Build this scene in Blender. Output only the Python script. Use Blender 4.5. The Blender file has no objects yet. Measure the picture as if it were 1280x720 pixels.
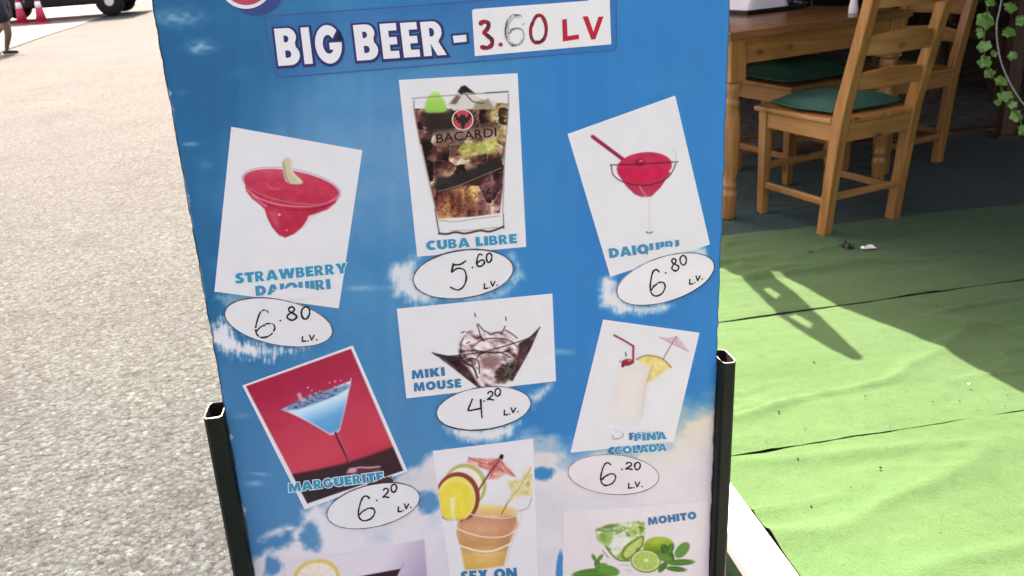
import bpy, bmesh, math, random
import numpy as np
from mathutils import Vector, Matrix
from mathutils.geometry import tessellate_polygon
random.seed(7); np.random.seed(7)
SC = bpy.context.scene
COL = SC.collection
rad = math.radians

# ---------------------------------------------------------------- camera, sky, sun, exposure
ROAD_Z = -0.15                      # the street lies one step below the terrace (terrace floor = 0)
CAM = np.array([0.0, 0.0, 1.12]); FPX = 1110.0; PITCH = rad(21.3); ROLL = rad(3.9)
FW = np.array([0, math.cos(PITCH), -math.sin(PITCH)])
_R = np.array([1.0, 0, 0]); _U = np.array([0, math.sin(PITCH), math.cos(PITCH)])
RT = math.cos(ROLL)*_R - math.sin(ROLL)*_U
UP = math.sin(ROLL)*_R + math.cos(ROLL)*_U
cd = bpy.data.cameras.new('camera'); cam = bpy.data.objects.new('camera', cd); COL.objects.link(cam)
cd.sensor_width = 36.0; cd.lens = 36.0*FPX/1280.0; cd.clip_start = 0.02; cd.clip_end = 2000
cam.matrix_world = Matrix(((RT[0], UP[0], -FW[0], CAM[0]), (RT[1], UP[1], -FW[1], CAM[1]), (RT[2], UP[2], -FW[2], CAM[2]), (0, 0, 0, 1)))
cd.dof.use_dof = True; cd.dof.focus_distance = 1.18; cd.dof.aperture_fstop = 13.0
SC.camera = cam

SUN_EL = rad(56); SUN_AZ = rad(-13)          # azimuth from +Y towards +X
SUN_DIR = np.array([math.sin(SUN_AZ)*math.cos(SUN_EL), math.cos(SUN_AZ)*math.cos(SUN_EL), math.sin(SUN_EL)])
w = bpy.data.worlds.new('World'); SC.world = w; w.use_nodes = True
nt = w.node_tree; nt.nodes.clear()
sky = nt.nodes.new('ShaderNodeTexSky'); sky.sky_type = 'NISHITA'; sky.sun_disc = False
sky.sun_elevation = SUN_EL; sky.sun_rotation = SUN_AZ; sky.air_density = 1.0; sky.dust_density = 6.0; sky.ozone_density = 0.2
bg = nt.nodes.new('ShaderNodeBackground'); bg.inputs['Strength'].default_value = 0.12
wo = nt.nodes.new('ShaderNodeOutputWorld')
nt.links.new(sky.outputs[0], bg.inputs[0]); nt.links.new(bg.outputs[0], wo.inputs[0])
sl = bpy.data.lights.new('sun', 'SUN'); sl.energy = 4.4; sl.angle = rad(0.35); sl.color = (1.0, 0.98, 0.945)
so = bpy.data.objects.new('sun', sl); COL.objects.link(so)
so.rotation_euler = Vector(-SUN_DIR).to_track_quat('-Z', 'Y').to_euler(); so.location = (-3, 12, 12)
vs = SC.view_settings; vs.view_transform = 'Standard'; vs.look = 'None'; vs.gamma = 1.0; vs.use_curve_mapping = False
vs.exposure = 2.47
vs.use_white_balance = True; vs.white_balance_temperature = 8700; vs.white_balance_tint = 30
SC.cycles.max_bounces = 8; SC.cycles.use_denoising = True

# ---------------------------------------------------------------- helpers: things, meshes
def tag(o, label=None, cat=None, group=None, kind=None):
    if label: o['label'] = label
    if cat: o['category'] = cat
    if group: o['group'] = group
    if kind: o['kind'] = kind
    return o
def thing(name, label, cat, loc=(0, 0, 0), rz=0.0, group=None):
    o = bpy.data.objects.new(name, None); COL.objects.link(o); o.empty_display_size = 0.1
    o.location = loc; o.rotation_euler = (0, 0, rz)
    return tag(o, label, cat, group)
def mk(name, v, f, m, parent=None, smooth=False, bevel=0, loc=None, seg=2):
    me = bpy.data.meshes.new(name)
    me.from_pydata([tuple(map(float, p)) for p in v], [], [tuple(map(int, q)) for q in f]); me.update()
    if smooth: me.polygons.foreach_set('use_smooth', [True]*len(me.polygons))
    if m: me.materials.append(m)
    o = bpy.data.objects.new(name, me); COL.objects.link(o)
    if parent: o.parent = parent
    if loc is not None: o.location = loc
    if bevel:
        b = o.modifiers.new('bevel', 'BEVEL'); b.width = bevel; b.segments = seg; b.limit_method = 'ANGLE'; b.angle_limit = rad(40)
        if smooth is False:
            me.polygons.foreach_set('use_smooth', [True]*len(me.polygons))
            wn = o.modifiers.new('wn', 'WEIGHTED_NORMAL'); wn.keep_sharp = True
    return o
class MB:
    def __init__(s): s.v = []; s.f = []
    def add(s, v, f):
        n = len(s.v); s.v += [tuple(p) for p in v]; s.f += [tuple(i+n for i in q) for q in f]; return s
    def box(s, lo, hi, M=None):
        x0, y0, z0 = lo; x1, y1, z1 = hi
        v = [(x0,y0,z0),(x1,y0,z0),(x1,y1,z0),(x0,y1,z0),(x0,y0,z1),(x1,y0,z1),(x1,y1,z1),(x0,y1,z1)]
        if M is not None: v = [tuple(M @ Vector(p)) for p in v]
        return s.add(v, [(0,3,2,1),(4,5,6,7),(0,1,5,4),(1,2,6,5),(2,3,7,6),(3,0,4,7)])
    def bar(s, a, b, wx, wy, up=(0, 0, 1), ex=1.0):
        a = Vector(a); b = Vector(b); d = (b-a); L = d.length; d.normalize()
        x = d.cross(Vector(up)); x = x.normalized() if x.length > 1e-5 else Vector((1, 0, 0)); y = x.cross(d)
        v = []
        for p, k in ((a, 1.0), (b, ex)):
            for sx, sy in ((-1,-1),(1,-1),(1,1),(-1,1)): v.append(p + x*sx*wx/2*k + y*sy*wy/2*k)
        return s.add(v, [(0,1,2,3),(7,6,5,4),(0,4,5,1),(1,5,6,2),(2,6,7,3),(3,7,4,0)])
    def tube(s, pts, r, n=8, cap=True):
        pts = [Vector(p) for p in pts]; R = r if isinstance(r, (list, tuple)) else [r]*len(pts)
        v = []; f = []; ref = Vector((0.0123, 0.0321, 1)).normalized()
        for i, p in enumerate(pts):
            d = (pts[min(i+1, len(pts)-1)]-pts[max(i-1, 0)]).normalized()
            if abs(d.dot(ref)) > .95: ref = Vector((1, .02, .01)).normalized()
            x = d.cross(ref).normalized(); y = d.cross(x)
            for k in range(n):
                a = 2*math.pi*k/n; v.append(p + x*math.cos(a)*R[i] + y*math.sin(a)*R[i])
        for i in range(len(pts)-1):
            for k in range(n): f.append((i*n+k, i*n+(k+1) % n, (i+1)*n+(k+1) % n, (i+1)*n+k))
        if cap: f.append(tuple(range(n-1, -1, -1))); f.append(tuple((len(pts)-1)*n+k for k in range(n)))
        return s.add(v, f)
    def lathe(s, prof, c=(0, 0, 0), n=20, axis='z'):
        v = []; f = []
        for r_, z_ in prof:
            for k in range(n):
                a = 2*math.pi*k/n; p = (r_*math.cos(a), r_*math.sin(a), z_)
                if axis == 'y': p = (p[0], p[2], p[1])
                v.append((p[0]+c[0], p[1]+c[1], p[2]+c[2]))
        for i in range(len(prof)-1):
            for k in range(n): f.append((i*n+k, i*n+(k+1) % n, (i+1)*n+(k+1) % n, (i+1)*n+k))
        f.append(tuple(range(n-1, -1, -1))); f.append(tuple((len(prof)-1)*n+k for k in range(n)))
        return s.add(v, f)
    def prism(s, poly, z0, z1, M=None):
        n = len(poly); v = [(x, y, z0) for x, y in poly]+[(x, y, z1) for x, y in poly]
        if M is not None: v = [tuple(M @ Vector(p)) for p in v]
        f = [tuple(range(n-1, -1, -1)), tuple(range(n, 2*n))]+[(i, (i+1) % n, n+(i+1) % n, n+i) for i in range(n)]
        return s.add(v, f)
    def obj(s, name, m, parent=None, **k): return mk(name, s.v, s.f, m, parent, **k)
def copy_tree(o, parent=None):
    c = o.copy(); COL.objects.link(c); c.parent = parent
    for ch in list(o.children): copy_tree(ch, c)
    return c

# ---------------------------------------------------------------- helpers: materials
def new_mat(name):
    m = bpy.data.materials.new(name); m.use_nodes = True
    nt = m.node_tree; return m, nt, nt.nodes['Principled BSDF']
def N(nt, t, **kw):
    n = nt.nodes.new(t)
    for k, v in kw.items():
        if k in n.inputs: n.inputs[k].default_value = v
        else: setattr(n, k, v)
    return n
def ramp(nt, src, stops):
    r = N(nt, 'ShaderNodeValToRGB'); e = r.color_ramp.elements
    while len(e) < len(stops): e.new(0.5)
    for el, (p, c) in zip(e, stops): el.position = p; el.color = (*c, 1)
    nt.links.new(src, r.inputs[0]); return r.outputs[0]
def mixc(nt, a, b, fac, mode='MIX'):
    m = N(nt, 'ShaderNodeMix', data_type='RGBA', blend_type=mode)
    for s, i in ((fac, 0), (a, 6), (b, 7)):
        if isinstance(s, (int, float)): m.inputs[i].default_value = s
        elif isinstance(s, tuple): m.inputs[i].default_value = (*s, 1)
        else: nt.links.new(s, m.inputs[i])
    return m.outputs[2]
def bump(nt, bs, h, strength, dist, prev=None):
    b = N(nt, 'ShaderNodeBump'); b.inputs['Strength'].default_value = strength; b.inputs['Distance'].default_value = dist
    nt.links.new(h, b.inputs['Height'])
    if prev: nt.links.new(prev, b.inputs['Normal'])
    nt.links.new(b.outputs[0], bs.inputs['Normal']); return b.outputs[0]
def noise(nt, vec, scale, detail=4, rough=.55, **kw):
    n = N(nt, 'ShaderNodeTexNoise', Scale=scale, Detail=detail, Roughness=rough, **kw)
    if vec is not None: nt.links.new(vec, n.inputs['Vector'])
    return n.outputs[0]
def objco(nt, scale=(1, 1, 1), kind='Object'):
    t = N(nt, 'ShaderNodeTexCoord'); m = N(nt, 'ShaderNodeMapping'); m.inputs['Scale'].default_value = scale
    nt.links.new(t.outputs[kind], m.inputs[0]); return m.outputs[0]
def plain(name, c, rough=.6, var=.12, scale=30, metal=0.0, bmp=0.0, spec=.4, coat=0.0):
    m, nt, b = new_mat(name); co = objco(nt)
    n = noise(nt, co, scale)
    lo = tuple(x*(1-var) for x in c); hi = tuple(min(1, x*(1+var)) for x in c)
    nt.links.new(ramp(nt, n, [(.3, lo), (.7, hi)]), b.inputs['Base Color'])
    b.inputs['Roughness'].default_value = rough; b.inputs['Metallic'].default_value = metal
    b.inputs['Specular IOR Level'].default_value = spec; b.inputs['Coat Weight'].default_value = coat
    if bmp: bump(nt, b, n, .5, bmp)
    return m
def wood(name, c0, c1, rough=.42, axis=2, knots=True):
    m, nt, b = new_mat(name)
    sc = [34, 34, 34]; sc[axis] = 2.2
    co = objco(nt, tuple(sc)); n1 = noise(nt, co, 1.0, 5, .6, Distortion=.6)
    co2 = objco(nt); n2 = noise(nt, co2, 3.0, 3)
    c = ramp(nt, n1, [(.22, tuple(a*.62 for a in c0)), (.40, c0), (.55, tuple((a+b_)/2 for a, b_ in zip(c0, c1))), (.74, c1)])
    c = mixc(nt, c, tuple(a*.55 for a in c0), ramp(nt, n2, [(.48, (0, 0, 0)), (.72, (.65, .65, .65))]))
    if knots:
        sk = [9, 9, 9]; sk[axis] = 5
        vo = N(nt, 'ShaderNodeTexVoronoi', Scale=1.0); nt.links.new(objco(nt, tuple(sk)), vo.inputs['Vector'])
        c = mixc(nt, c, (.07, .03, .012), ramp(nt, vo.outputs['Distance'], [(.07, (.9, .9, .9)), (.16, (0, 0, 0))]))
    nt.links.new(c, b.inputs['Base Color']); b.inputs['Roughness'].default_value = rough
    b.inputs['Specular IOR Level'].default_value = .45
    bump(nt, b, n1, .25, .002)
    return m
def print_mat(name='print', rough=.42, attr='Col'):
    m, nt, b = new_mat(name)
    a = N(nt, 'ShaderNodeAttribute', attribute_name=attr)
    n = noise(nt, objco(nt), 9.0, 5)
    nt.links.new(mixc(nt, a.outputs[0], ramp(nt, n, [(.3, (.96, .96, .965)), (.7, (1, 1, 1))]), 1.0, 'MULTIPLY'), b.inputs['Base Color'])
    nt.links.new(ramp(nt, noise(nt, objco(nt), 14.0, 4), [(.35, (rough-.12,)*3), (.7, (rough+.18,)*3)]), b.inputs['Roughness'])
    b.inputs['Specular IOR Level'].default_value = .1
    bump(nt, b, noise(nt, objco(nt), 22.0, 3), .12, .002)
    return m

# ink: an sRGB tone as printed, relative to bare white card (224,215,218) of albedo 0.8
def s2l(c):
    c = np.asarray(c, float)/255.0
    return np.where(c <= .04045, c/12.92, ((np.maximum(c, 0)+.055)/1.055)**2.4)
WREF = s2l((226, 216, 219))
def ink(c): return np.clip(s2l(np.clip(c, 0, 255))/WREF*.8, 0.003, .92)
INKM = {}
def inkm(c, rough=.45):
    if (c, rough) not in INKM:
        m, nt, b = new_mat('ink'); a = ink(c)
        n = noise(nt, objco(nt), 30.0, 3)
        nt.links.new(ramp(nt, n, [(.3, tuple(a*.97)), (.7, tuple(np.minimum(a*1.02, .9)))]), b.inputs['Base Color'])
        b.inputs['Roughness'].default_value = rough; b.inputs['Specular IOR Level'].default_value = .3
        INKM[(c, rough)] = m
    return INKM[(c, rough)]

# ---------------------------------------------------------------- survey: photo sightings to places in the world
def ray(u, v):
    u = np.asarray(u, float); v = np.asarray(v, float)
    return FW + RT*((u-640)/FPX)[..., None] + UP*((360-v)/FPX)[..., None]
def gp(u, v, z=0.0):
    d = ray(u, v); return CAM + d*((z-CAM[2])/d[..., 2])[..., None]
def pj(P):
    d = np.asarray(P, float)-CAM; z = d@FW
    return 640+FPX*(d@RT)/z, 360-FPX*(d@UP)/z
# the board's own plane: s to the right, t upwards, n towards the viewer
BS = RT + .093*UP + .118*FW; BS = BS/np.linalg.norm(BS)
BT = -(148/1110*RT - 2984/1110*UP + FW); BT = BT-BS*(BT@BS); BT = BT/np.linalg.norm(BT)
BN = np.cross(BS, BT); 
BO = CAM + ray(576, 360)*1.135
def st(u, v, off=0.0):                                   # sighting -> board (s,t)
    d = ray(u, v); k = ((BO+BN*off-CAM)@BN)/(d@BN); P = CAM+d*k[..., None]-BO
    return P@BS, P@BT
def bw(s, t, off=0.0):                                   # board (s,t,off) -> world
    s = np.asarray(s, float); t = np.asarray(t, float)
    return BO + BS*s[..., None] + BT*t[..., None] + BN*np.asarray(off, float)[..., None]
# ---------------------------------------------------------------- the setting: street
def asphalt():
    m, nt, b = new_mat('asphalt'); co = objco(nt)
    big = noise(nt, co, .9, 4); mid = noise(nt, co, 20.0, 5, .65); fine = noise(nt, co, 190.0, 4, .7)
    def vor(scale, warp):
        w_ = N(nt, 'ShaderNodeTexNoise', Scale=scale*1.3, Detail=2.0); nt.links.new(co, w_.inputs['Vector'])
        ad = N(nt, 'ShaderNodeVectorMath', operation='MULTIPLY_ADD'); nt.links.new(w_.outputs['Color'], ad.inputs[0]); ad.inputs[1].default_value = (warp/scale,)*3; nt.links.new(co, ad.inputs[2])
        v_ = N(nt, 'ShaderNodeTexVoronoi', Scale=scale); nt.links.new(ad.outputs[0], v_.inputs['Vector']); return v_
    va = vor(66.0, 1.0); vb = vor(125.0, .9)
    sep = N(nt, 'ShaderNodeSeparateColor'); nt.links.new(va.outputs['Color'], sep.inputs[0])
    sep2 = N(nt, 'ShaderNodeSeparateColor'); nt.links.new(vb.outputs['Color'], sep2.inputs[0])
    ca = ramp(nt, sep.outputs[0], [(.0, (.006, .007, .008)), (.14, (.018, .021, .022)), (.26, (.046, .054, .055)), (.65, (.056, .066, .067)), (.86, (.080, .092, .091)), (1.0, (.135, .148, .142))])
    cb = ramp(nt, sep2.outputs[1], [(.0, (.014, .016, .017)), (.2, (.040, .047, .048)), (.7, (.058, .068, .069)), (1.0, (.098, .110, .109))])
    c = mixc(nt, ca, cb, ramp(nt, fine, [(.42, (0, 0, 0)), (.58, (1, 1, 1))]))
    gapm = ramp(nt, va.outputs['Distance'], [(.35, (1, 1, 1)), (.75, (.50, .50, .51))])
    c = mixc(nt, c, gapm, .8, 'MULTIPLY')
    c = mixc(nt, c, ramp(nt, big, [(.3, (.64, .65, .68)), (.7, (.84, .83, .79))]), 1.0, 'MULTIPLY')
    st2 = noise(nt, co, 3.1, 5, .6); c = mixc(nt, c, ramp(nt, st2, [(.34, (.80, .80, .80)), (.46, (1, 1, 1)), (.62, (1.0, 1.0, 1.0)), (.75, (1.10, 1.09, 1.06))]), 1.0, 'MULTIPLY')
    c = mixc(nt, c, ramp(nt, mid, [(.34, (.66, .66, .67)), (.48, (1, 1, 1))]), .75, 'MULTIPLY')
    c = mixc(nt, c, (.80, 1.06, 1.12), 1.0, 'MULTIPLY')
    nt.links.new(c, b.inputs['Base Color']); b.inputs['Roughness'].default_value = .88; b.inputs['Specular IOR Level'].default_value = .25
    inv = N(nt, 'ShaderNodeMath', operation='SUBTRACT'); inv.inputs[0].default_value = 1.0; nt.links.new(va.outputs['Distance'], inv.inputs[1])
    p = bump(nt, b, inv.outputs[0], .7, .006); bump(nt, b, mid, .5, .012, p)
    return m
M_ROAD = asphalt()
v = []; xs = np.concatenate([[-600, -120, -40], np.linspace(-20, 20, 41), [40, 120, 600]]); ys = np.concatenate([[-600, -60], np.linspace(-10, 60, 71), [150, 900]])
for y in ys:
    for x in xs: v.append((x, y, ROAD_Z + .006*math.sin(x*.7+y*.31)*(abs(x) < 21)))
nx = len(xs); f = [(j*nx+i, j*nx+i+1, (j+1)*nx+i+1, (j+1)*nx+i) for j in range(len(ys)-1) for i in range(nx-1)]
tag(mk('road', v, f, M_ROAD, smooth=True), kind='structure')
# paler concrete apron across the road, where the van is parked
def concrete():
    m, nt, b = new_mat('apron_concrete'); co = objco(nt)
    n = noise(nt, co, 6.0, 6, .65); n2 = noise(nt, co, .5, 3)
    c = mixc(nt, ramp(nt, n, [(.3, (.10, .104, .106)), (.7, (.14, .145, .145))]), ramp(nt, n2, [(.3, (.88, .88, .9)), (.7, (1.05, 1.04, 1.0))]), 1.0, 'MULTIPLY')
    nt.links.new(c, b.inputs['Base Color']); b.inputs['Roughness'].default_value = .9; bump(nt, b, n, .5, .008); return m
ap = [(-8.1, 13.4), (-8.5, 15.2), (-9.04, 17.4), (-9.6, 20.0), (-10.2, 23.0), (-10.9, 26.2), (-11.9, 30.4), (-13.3, 36.0), (-16, 47), (-30, 90), (-90, 90), (-90, 13.4)]
apj = [(x+random.uniform(-.05, .05), y+random.uniform(-.05, .05)) for x, y in ap]
mk('apron', [(x, y, ROAD_Z+.02) for x, y in apj]+[(x, y, ROAD_Z-.02) for x, y in apj], [tuple(range(12))]+[(i, 12+i, 12+(i+1) % 12, (i+1) % 12) for i in range(12)], concrete())
tag(bpy.data.objects['apron'], kind='structure')
bpy.data.objects['apron'].name = 'parking_apron'

# ---------------------------------------------------------------- the setting: raised terrace with felt carpet
TR = rad(8.8); TX = np.array([math.cos(TR), math.sin(TR)]); TY = np.array([-math.sin(TR), math.cos(TR)])
T0 = np.array([.455, 1.45])                                   # on the terrace edge; terrace coordinates a (right), b (away)
def tw(a, b): return T0 + TX*a + TY*b
def tco(x, y): d = np.array([x, y])-T0; return d@TX, d@TY
Mterr = Matrix(((TX[0], TY[0], 0, T0[0]), (TX[1], TY[1], 0, T0[1]), (0, 0, 1, 0), (0, 0, 0, 1)))
tb = MB().box((.0, -6, ROAD_Z-.05), (9.0, 10.5, -.012), Mterr)
tag(tb.obj('terrace_floor', plain('terrace_base', (.012, .022, .010), .9, .3, 12)), kind='structure')
ed = thing('terrace_edging', 'white painted edging board along the green carpet, green below', 'edging', (0, 0, 0))
b_ = -6.0
PT_W = plain('white_paint', (.74, .72, .70), .5, .06, 14, bmp=.002); PT_G = plain('green_paint', (.022, .075, .035), .45, .25, 9)
while b_ < 10:
    L_ = 3.2; L_ = min(L_, 10.4-b_)
    MB().box((-.062, b_+.0015, -.045), (.012, b_+L_-.0015, .010), Mterr).obj('edging_board', PT_W, ed, bevel=.006)
    b_ += L_
MB().box((-.035, -6, ROAD_Z-.04), (-.004, 10.4, -.047), Mterr).obj('riser', PT_G, ed, bevel=.002)

def felt(name, c):
    m, nt, b = new_mat(name); co = objco(nt)
    fine = noise(nt, co, 260.0, 4, .7); mid = noise(nt, co, 26.0, 5, .6); big = noise(nt, co, 2.3, 4)
    k = lambda s: tuple(x*s for x in c)
    cc = ramp(nt, fine, [(.25, k(.55)), (.42, k(.9)), (.6, k(1.08)), (.8, k(1.35))])
    cc = mixc(nt, cc, ramp(nt, mid, [(.25, (.80, .83, .79)), (.42, (.97, .98, .97)), (.7, (1.05, 1.04, 1.05))]), 1.0, 'MULTIPLY')
    cc = mixc(nt, cc, ramp(nt, big, [(.3, (.90, .92, .88)), (.7, (1.06, 1.05, 1.08))]), 1.0, 'MULTIPLY')
    sp = noise(nt, co, 5.5, 2, .4)
    cc = mixc(nt, cc, (.13, .12, .07), ramp(nt, sp, [(.72, (0, 0, 0)), (.80, (.4, .4, .4))]))
    nt.links.new(cc, b.inputs['Base Color']); b.inputs['Roughness'].default_value = .95; b.inputs['Specular IOR Level'].default_value = .1
    b.inputs['Sheen Weight'].default_value = .08
    p = bump(nt, b, fine, .6, .003); bump(nt, b, mid, .45, .006, p)
    return m
def lattice(ix, iy, seed):
    h = (ix.astype(np.int64)*374761393 + iy.astype(np.int64)*668265263 + seed*2147483647) & 0xffffffff
    h = ((h ^ (h >> 13))*1274126177) & 0xffffffff
    return ((h ^ (h >> 16)) & 0xffff)/65535.0
def vn(x, y, seed=0):
    x = np.asarray(x, float); y = np.asarray(y, float)
    ix = np.floor(x); iy = np.floor(y); fx = x-ix; fy = y-iy; fx = fx*fx*(3-2*fx); fy = fy*fy*(3-2*fy)
    a = lattice(ix, iy, seed); b = lattice(ix+1, iy, seed); c = lattice(ix, iy+1, seed); d = lattice(ix+1, iy+1, seed)
    return (a*(1-fx)+b*fx)*(1-fy)+(c*(1-fx)+d*fx)*fy
def fbm(x, y, o=4, seed=0):
    s = 0; a = .5; t = 0
    for i in range(o): s = s+a*vn(x, y, seed+i*17); t += a; a *= .55; x = np.asarray(x)*2.03+11.3; y = np.asarray(y)*2.03+5.7
    return s/t
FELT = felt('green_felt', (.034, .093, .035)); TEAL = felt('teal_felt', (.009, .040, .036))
carpet = tag(bpy.data.objects.new('carpet', None), kind='structure'); COL.objects.link(carpet)
def seam_b(px):  # b of a seam from a photo sighting
    p = gp(*px); return tco(p[0], p[1])[1]
s2 = [tco(*gp(*q)[:2]) for q in ((920, 570), (1130, 540), (1280, 512))]
s1 = [tco(*gp(*q)[:2]) for q in ((895, 405), (1130, 372), (1280, 350))]
s0 = [tco(*gp(*q)[:2]) for q in ((905, 297), (1000, 284), (1280, 255))]
def lin(s):
    A = np.polyfit([p[0] for p in s], [p[1] for p in s], 1); return lambda a: A[0]*np.clip(a, -1, 3)+A[1]
L2, L1, L0 = lin(s2), lin(s1), lin(s0)
Lm = lambda a: L2(a)*0-1.05; Ln = lambda a: L2(a)*0-6; Le = lambda a: L0(a)*0+tco(*gp(1225, 166)[:2])[1]
def strip(lo, hi, mat, seed, gap=.0058, fine=.011, wr=1.0, amax=8.9):
    aa = np.concatenate([np.arange(.0145, 2.0, fine), np.arange(2.0, 4.0, .05), np.arange(4.0, amax, .3)])
    n = max(4, int((hi(0.5)-lo(0.5))/fine)); n = min(n, 110)
    tt = np.linspace(0, 1, n)
    A, T = np.meshgrid(aa, tt)
    jl = gap*(-.05+1.5*fbm(A*14, A*0+seed, 4, seed)); jh = gap*(-.05+1.5*fbm(A*14, A*0+seed+50, 4, seed+3))
    B = (lo(A)+jl)*(1-T) + (hi(A)-jh)*T
    # creases running roughly across the strip, plus the lie of the ground
    wv = fbm(A*1.1+seed, B*5.0+.6*fbm(A*2, B*2, 2, 9), 4, seed)
    ridge = np.clip(1-np.abs(fbm(A*.8+3, B*2.6+seed*1.7, 3, seed+5)-.5)*14, 0, 1)**2
    ridge2 = np.clip(1-np.abs(fbm(A*1.6-B*.9+7, B*3.9+seed*2.7, 3, seed+15)-.5)*20, 0, 1)**2*np.clip(fbm(A*1.3, B*1.3, 2, seed+4)*3-1.2, 0, 1)
    ridge3 = np.clip(1-np.abs(fbm(A*2.2+B*1.1+2, B*7.5+seed*.7, 3, seed+25)-.5)*18, 0, 1)**2*np.clip(fbm(A*2.1, B*2.1, 2, seed+14)*3-1.3, 0, 1)
    Z = .001 + wr*(.016*(wv-.5) + .012*ridge + .014*ridge2 + .011*ridge3 + .0012*vn(A*60, B*60, seed)) + .004
    edge = np.minimum(T, 1-T); Z = Z*np.clip(.35+edge*9, 0, 1)
    Z = Z+.0015*np.clip(1-edge*30, 0, 1)*fbm(A*7, B*0+seed, 3, seed+8)
    W = T0[None, None, :]+A[..., None]*TX+B[..., None]*TY
    v = np.dstack([W, Z]).reshape(-1, 3); k = len(aa)
    f = [(j*k+i, j*k+i+1, (j+1)*k+i+1, (j+1)*k+i) for j in range(n-1) for i in range(k-1)]
    return mk('carpet_strip', v, f, mat, carpet, smooth=True)
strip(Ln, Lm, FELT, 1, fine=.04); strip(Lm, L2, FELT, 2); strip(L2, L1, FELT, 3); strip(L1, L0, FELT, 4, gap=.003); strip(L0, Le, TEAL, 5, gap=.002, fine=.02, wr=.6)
# crumbs and fluff trodden into the felt, too small to count
cb_ = MB(); rs = random.Random(5)
for k in range(170):
    a_, b2_ = rs.uniform(.05, 1.6), rs.uniform(-.25, 1.7); x, y = tw(a_, b2_); r_ = rs.choice([.0012, .0016, .002, .003])*rs.uniform(.7, 1.3); z_ = rs.uniform(.006, .011)
    v8 = [(x+r_*rs.uniform(.6, 1.4)*math.cos(q), y+r_*rs.uniform(.6, 1.4)*math.sin(q), z_) for q in np.linspace(0, 6.28, 6)[:-1]]
    cb_.add(v8+[(x, y, z_+r_*1.1)], [(i, (i+1) % 5, 5) for i in range(5)])
tag(cb_.obj('crumbs', plain('crumbs', (.035, .04, .02), .9, .5, 90)), 'tiny dark crumbs scattered over the green carpet', 'crumbs', kind='stuff')
# stone floor of the covered room behind the carpet
def stone():
    m, nt, b = new_mat('stone_floor'); co = objco(nt, (2.4, 2.4, 2.4))
    br = N(nt, 'ShaderNodeTexBrick', Scale=1.0); br.inputs['Mortar Size'].default_value = .02
    nt.links.new(co, br.inputs['Vector'])
    br.inputs['Color1'].default_value = (.20, .19, .17, 1); br.inputs['Color2'].default_value = (.14, .135, .125, 1); br.inputs['Mortar'].default_value = (.05, .05, .05, 1)
    nt.links.new(br.outputs[0], b.inputs['Base Color']); b.inputs['Roughness'].default_value = .6; return m
eb = float(Le(0.))
tag(MB().box((.05, eb+.07, -.011), (8.9, 10.4, .012), Mterr).obj('stone_floor', stone()), kind='structure')
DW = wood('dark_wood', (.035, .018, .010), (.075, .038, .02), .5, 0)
th_ = thing('threshold_board', 'worn brown timber threshold between carpet and stone floor', 'threshold', (0, 0, 0))
MB().box((.05, eb+.006, -.011), (4.4, eb+.069, .020), Mterr).obj('board', wood('brown_wood', (.10, .05, .028), (.17, .09, .05), .6, 0), th_, bevel=.004)
MB().box((4.404, eb+.006, -.011), (8.9, eb+.069, .020), Mterr).obj('board', bpy.data.materials['brown_wood'], th_, bevel=.004)
# back and side walls of the covered terrace: dark plank boarding on a plain wall
bwal = thing('back_wall', 'dark plank wall closing the covered terrace behind the tables', 'wall', (0, 0, 0))
for k in range(30):
    a0 = .05+k*.297; MB().box((a0, 10.4+random.uniform(-.006, .006), .012), (a0+.29, 10.46, 2.75), Mterr).obj('plank', DW, bwal, bevel=.004)
MB().box((.05, 10.47, -.1), (8.95, 10.56, 2.75), Mterr).obj('wall_core', plain('wall_dark', (.05, .04, .035), .8), bwal)
sw = thing('side_wall', 'dark plank wall along the far side of the covered terrace', 'wall', (0, 0, 0))
for k in range(52):
    b0 = -5+k*.297; MB().box((8.86+random.uniform(-.006, .006), b0, .012), (8.92, b0+.29, 2.75), Mterr).obj('plank', DW, sw, bevel=.004)
MB().box((8.93, -5, -.1), (8.99, 10.46, 2.75), Mterr).obj('wall_core', bpy.data.materials['wall_dark'], sw)
lw = thing('sky_block_screen', 'added plank screen keeping sky light off the covered terrace', 'screen', (0, 0, 0))  # unseen boarding, added to block low sky light and deepen the terrace shade
for k in range(24):
    b0 = 3.2+k*.297; MB().box((.06+random.uniform(-.004, .004), b0, .012), (.09, b0+.29, 1.94), Mterr).obj('plank', DW, lw, bevel=.004)
for z0 in (.3, 1.6): MB().box((.092, 3.2, z0), (.13, 10.3, z0+.08), Mterr).obj('rail', DW, lw, bevel=.004)
# fabric awning over the tables (it shades them); its corner tongue and two slits are shaped to cast the shadow strip
AWZ = 1.95
def up_to(u, v, z=AWZ): g = gp(u, v); return g[:2]+SUN_DIR[:2]/SUN_DIR[2]*z
def tri_poly(polys, z, thick):
    P = [[Vector((x, y, 0)) for x, y in p] for p in polys]; tr = tessellate_polygon(P)
    pts = [q for p in polys for q in p]; n = len(pts)
    v = [(x, y, z) for x, y in pts]+[(x, y, z-thick) for x, y in pts]
    f = [tuple(t) for t in tr]+[tuple(n+i for i in reversed(t)) for t in tr]; k = 0
    for p in polys:
        m_ = len(p); f += [(k+i, k+(i+1) % m_, n+k+(i+1) % m_, n+k+i) for i in range(m_)]; k += m_
    return v, f
e1 = up_to(1160, 430); e2 = up_to(1280, 492); dE = (e2-e1)
slit = lambda q: [tuple(up_to(*p)) for p in q]
far_r = tw(8.8, 2.5); back_r = tw(8.8, 10.3); back_l = tw(.35, 10.3)
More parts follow.
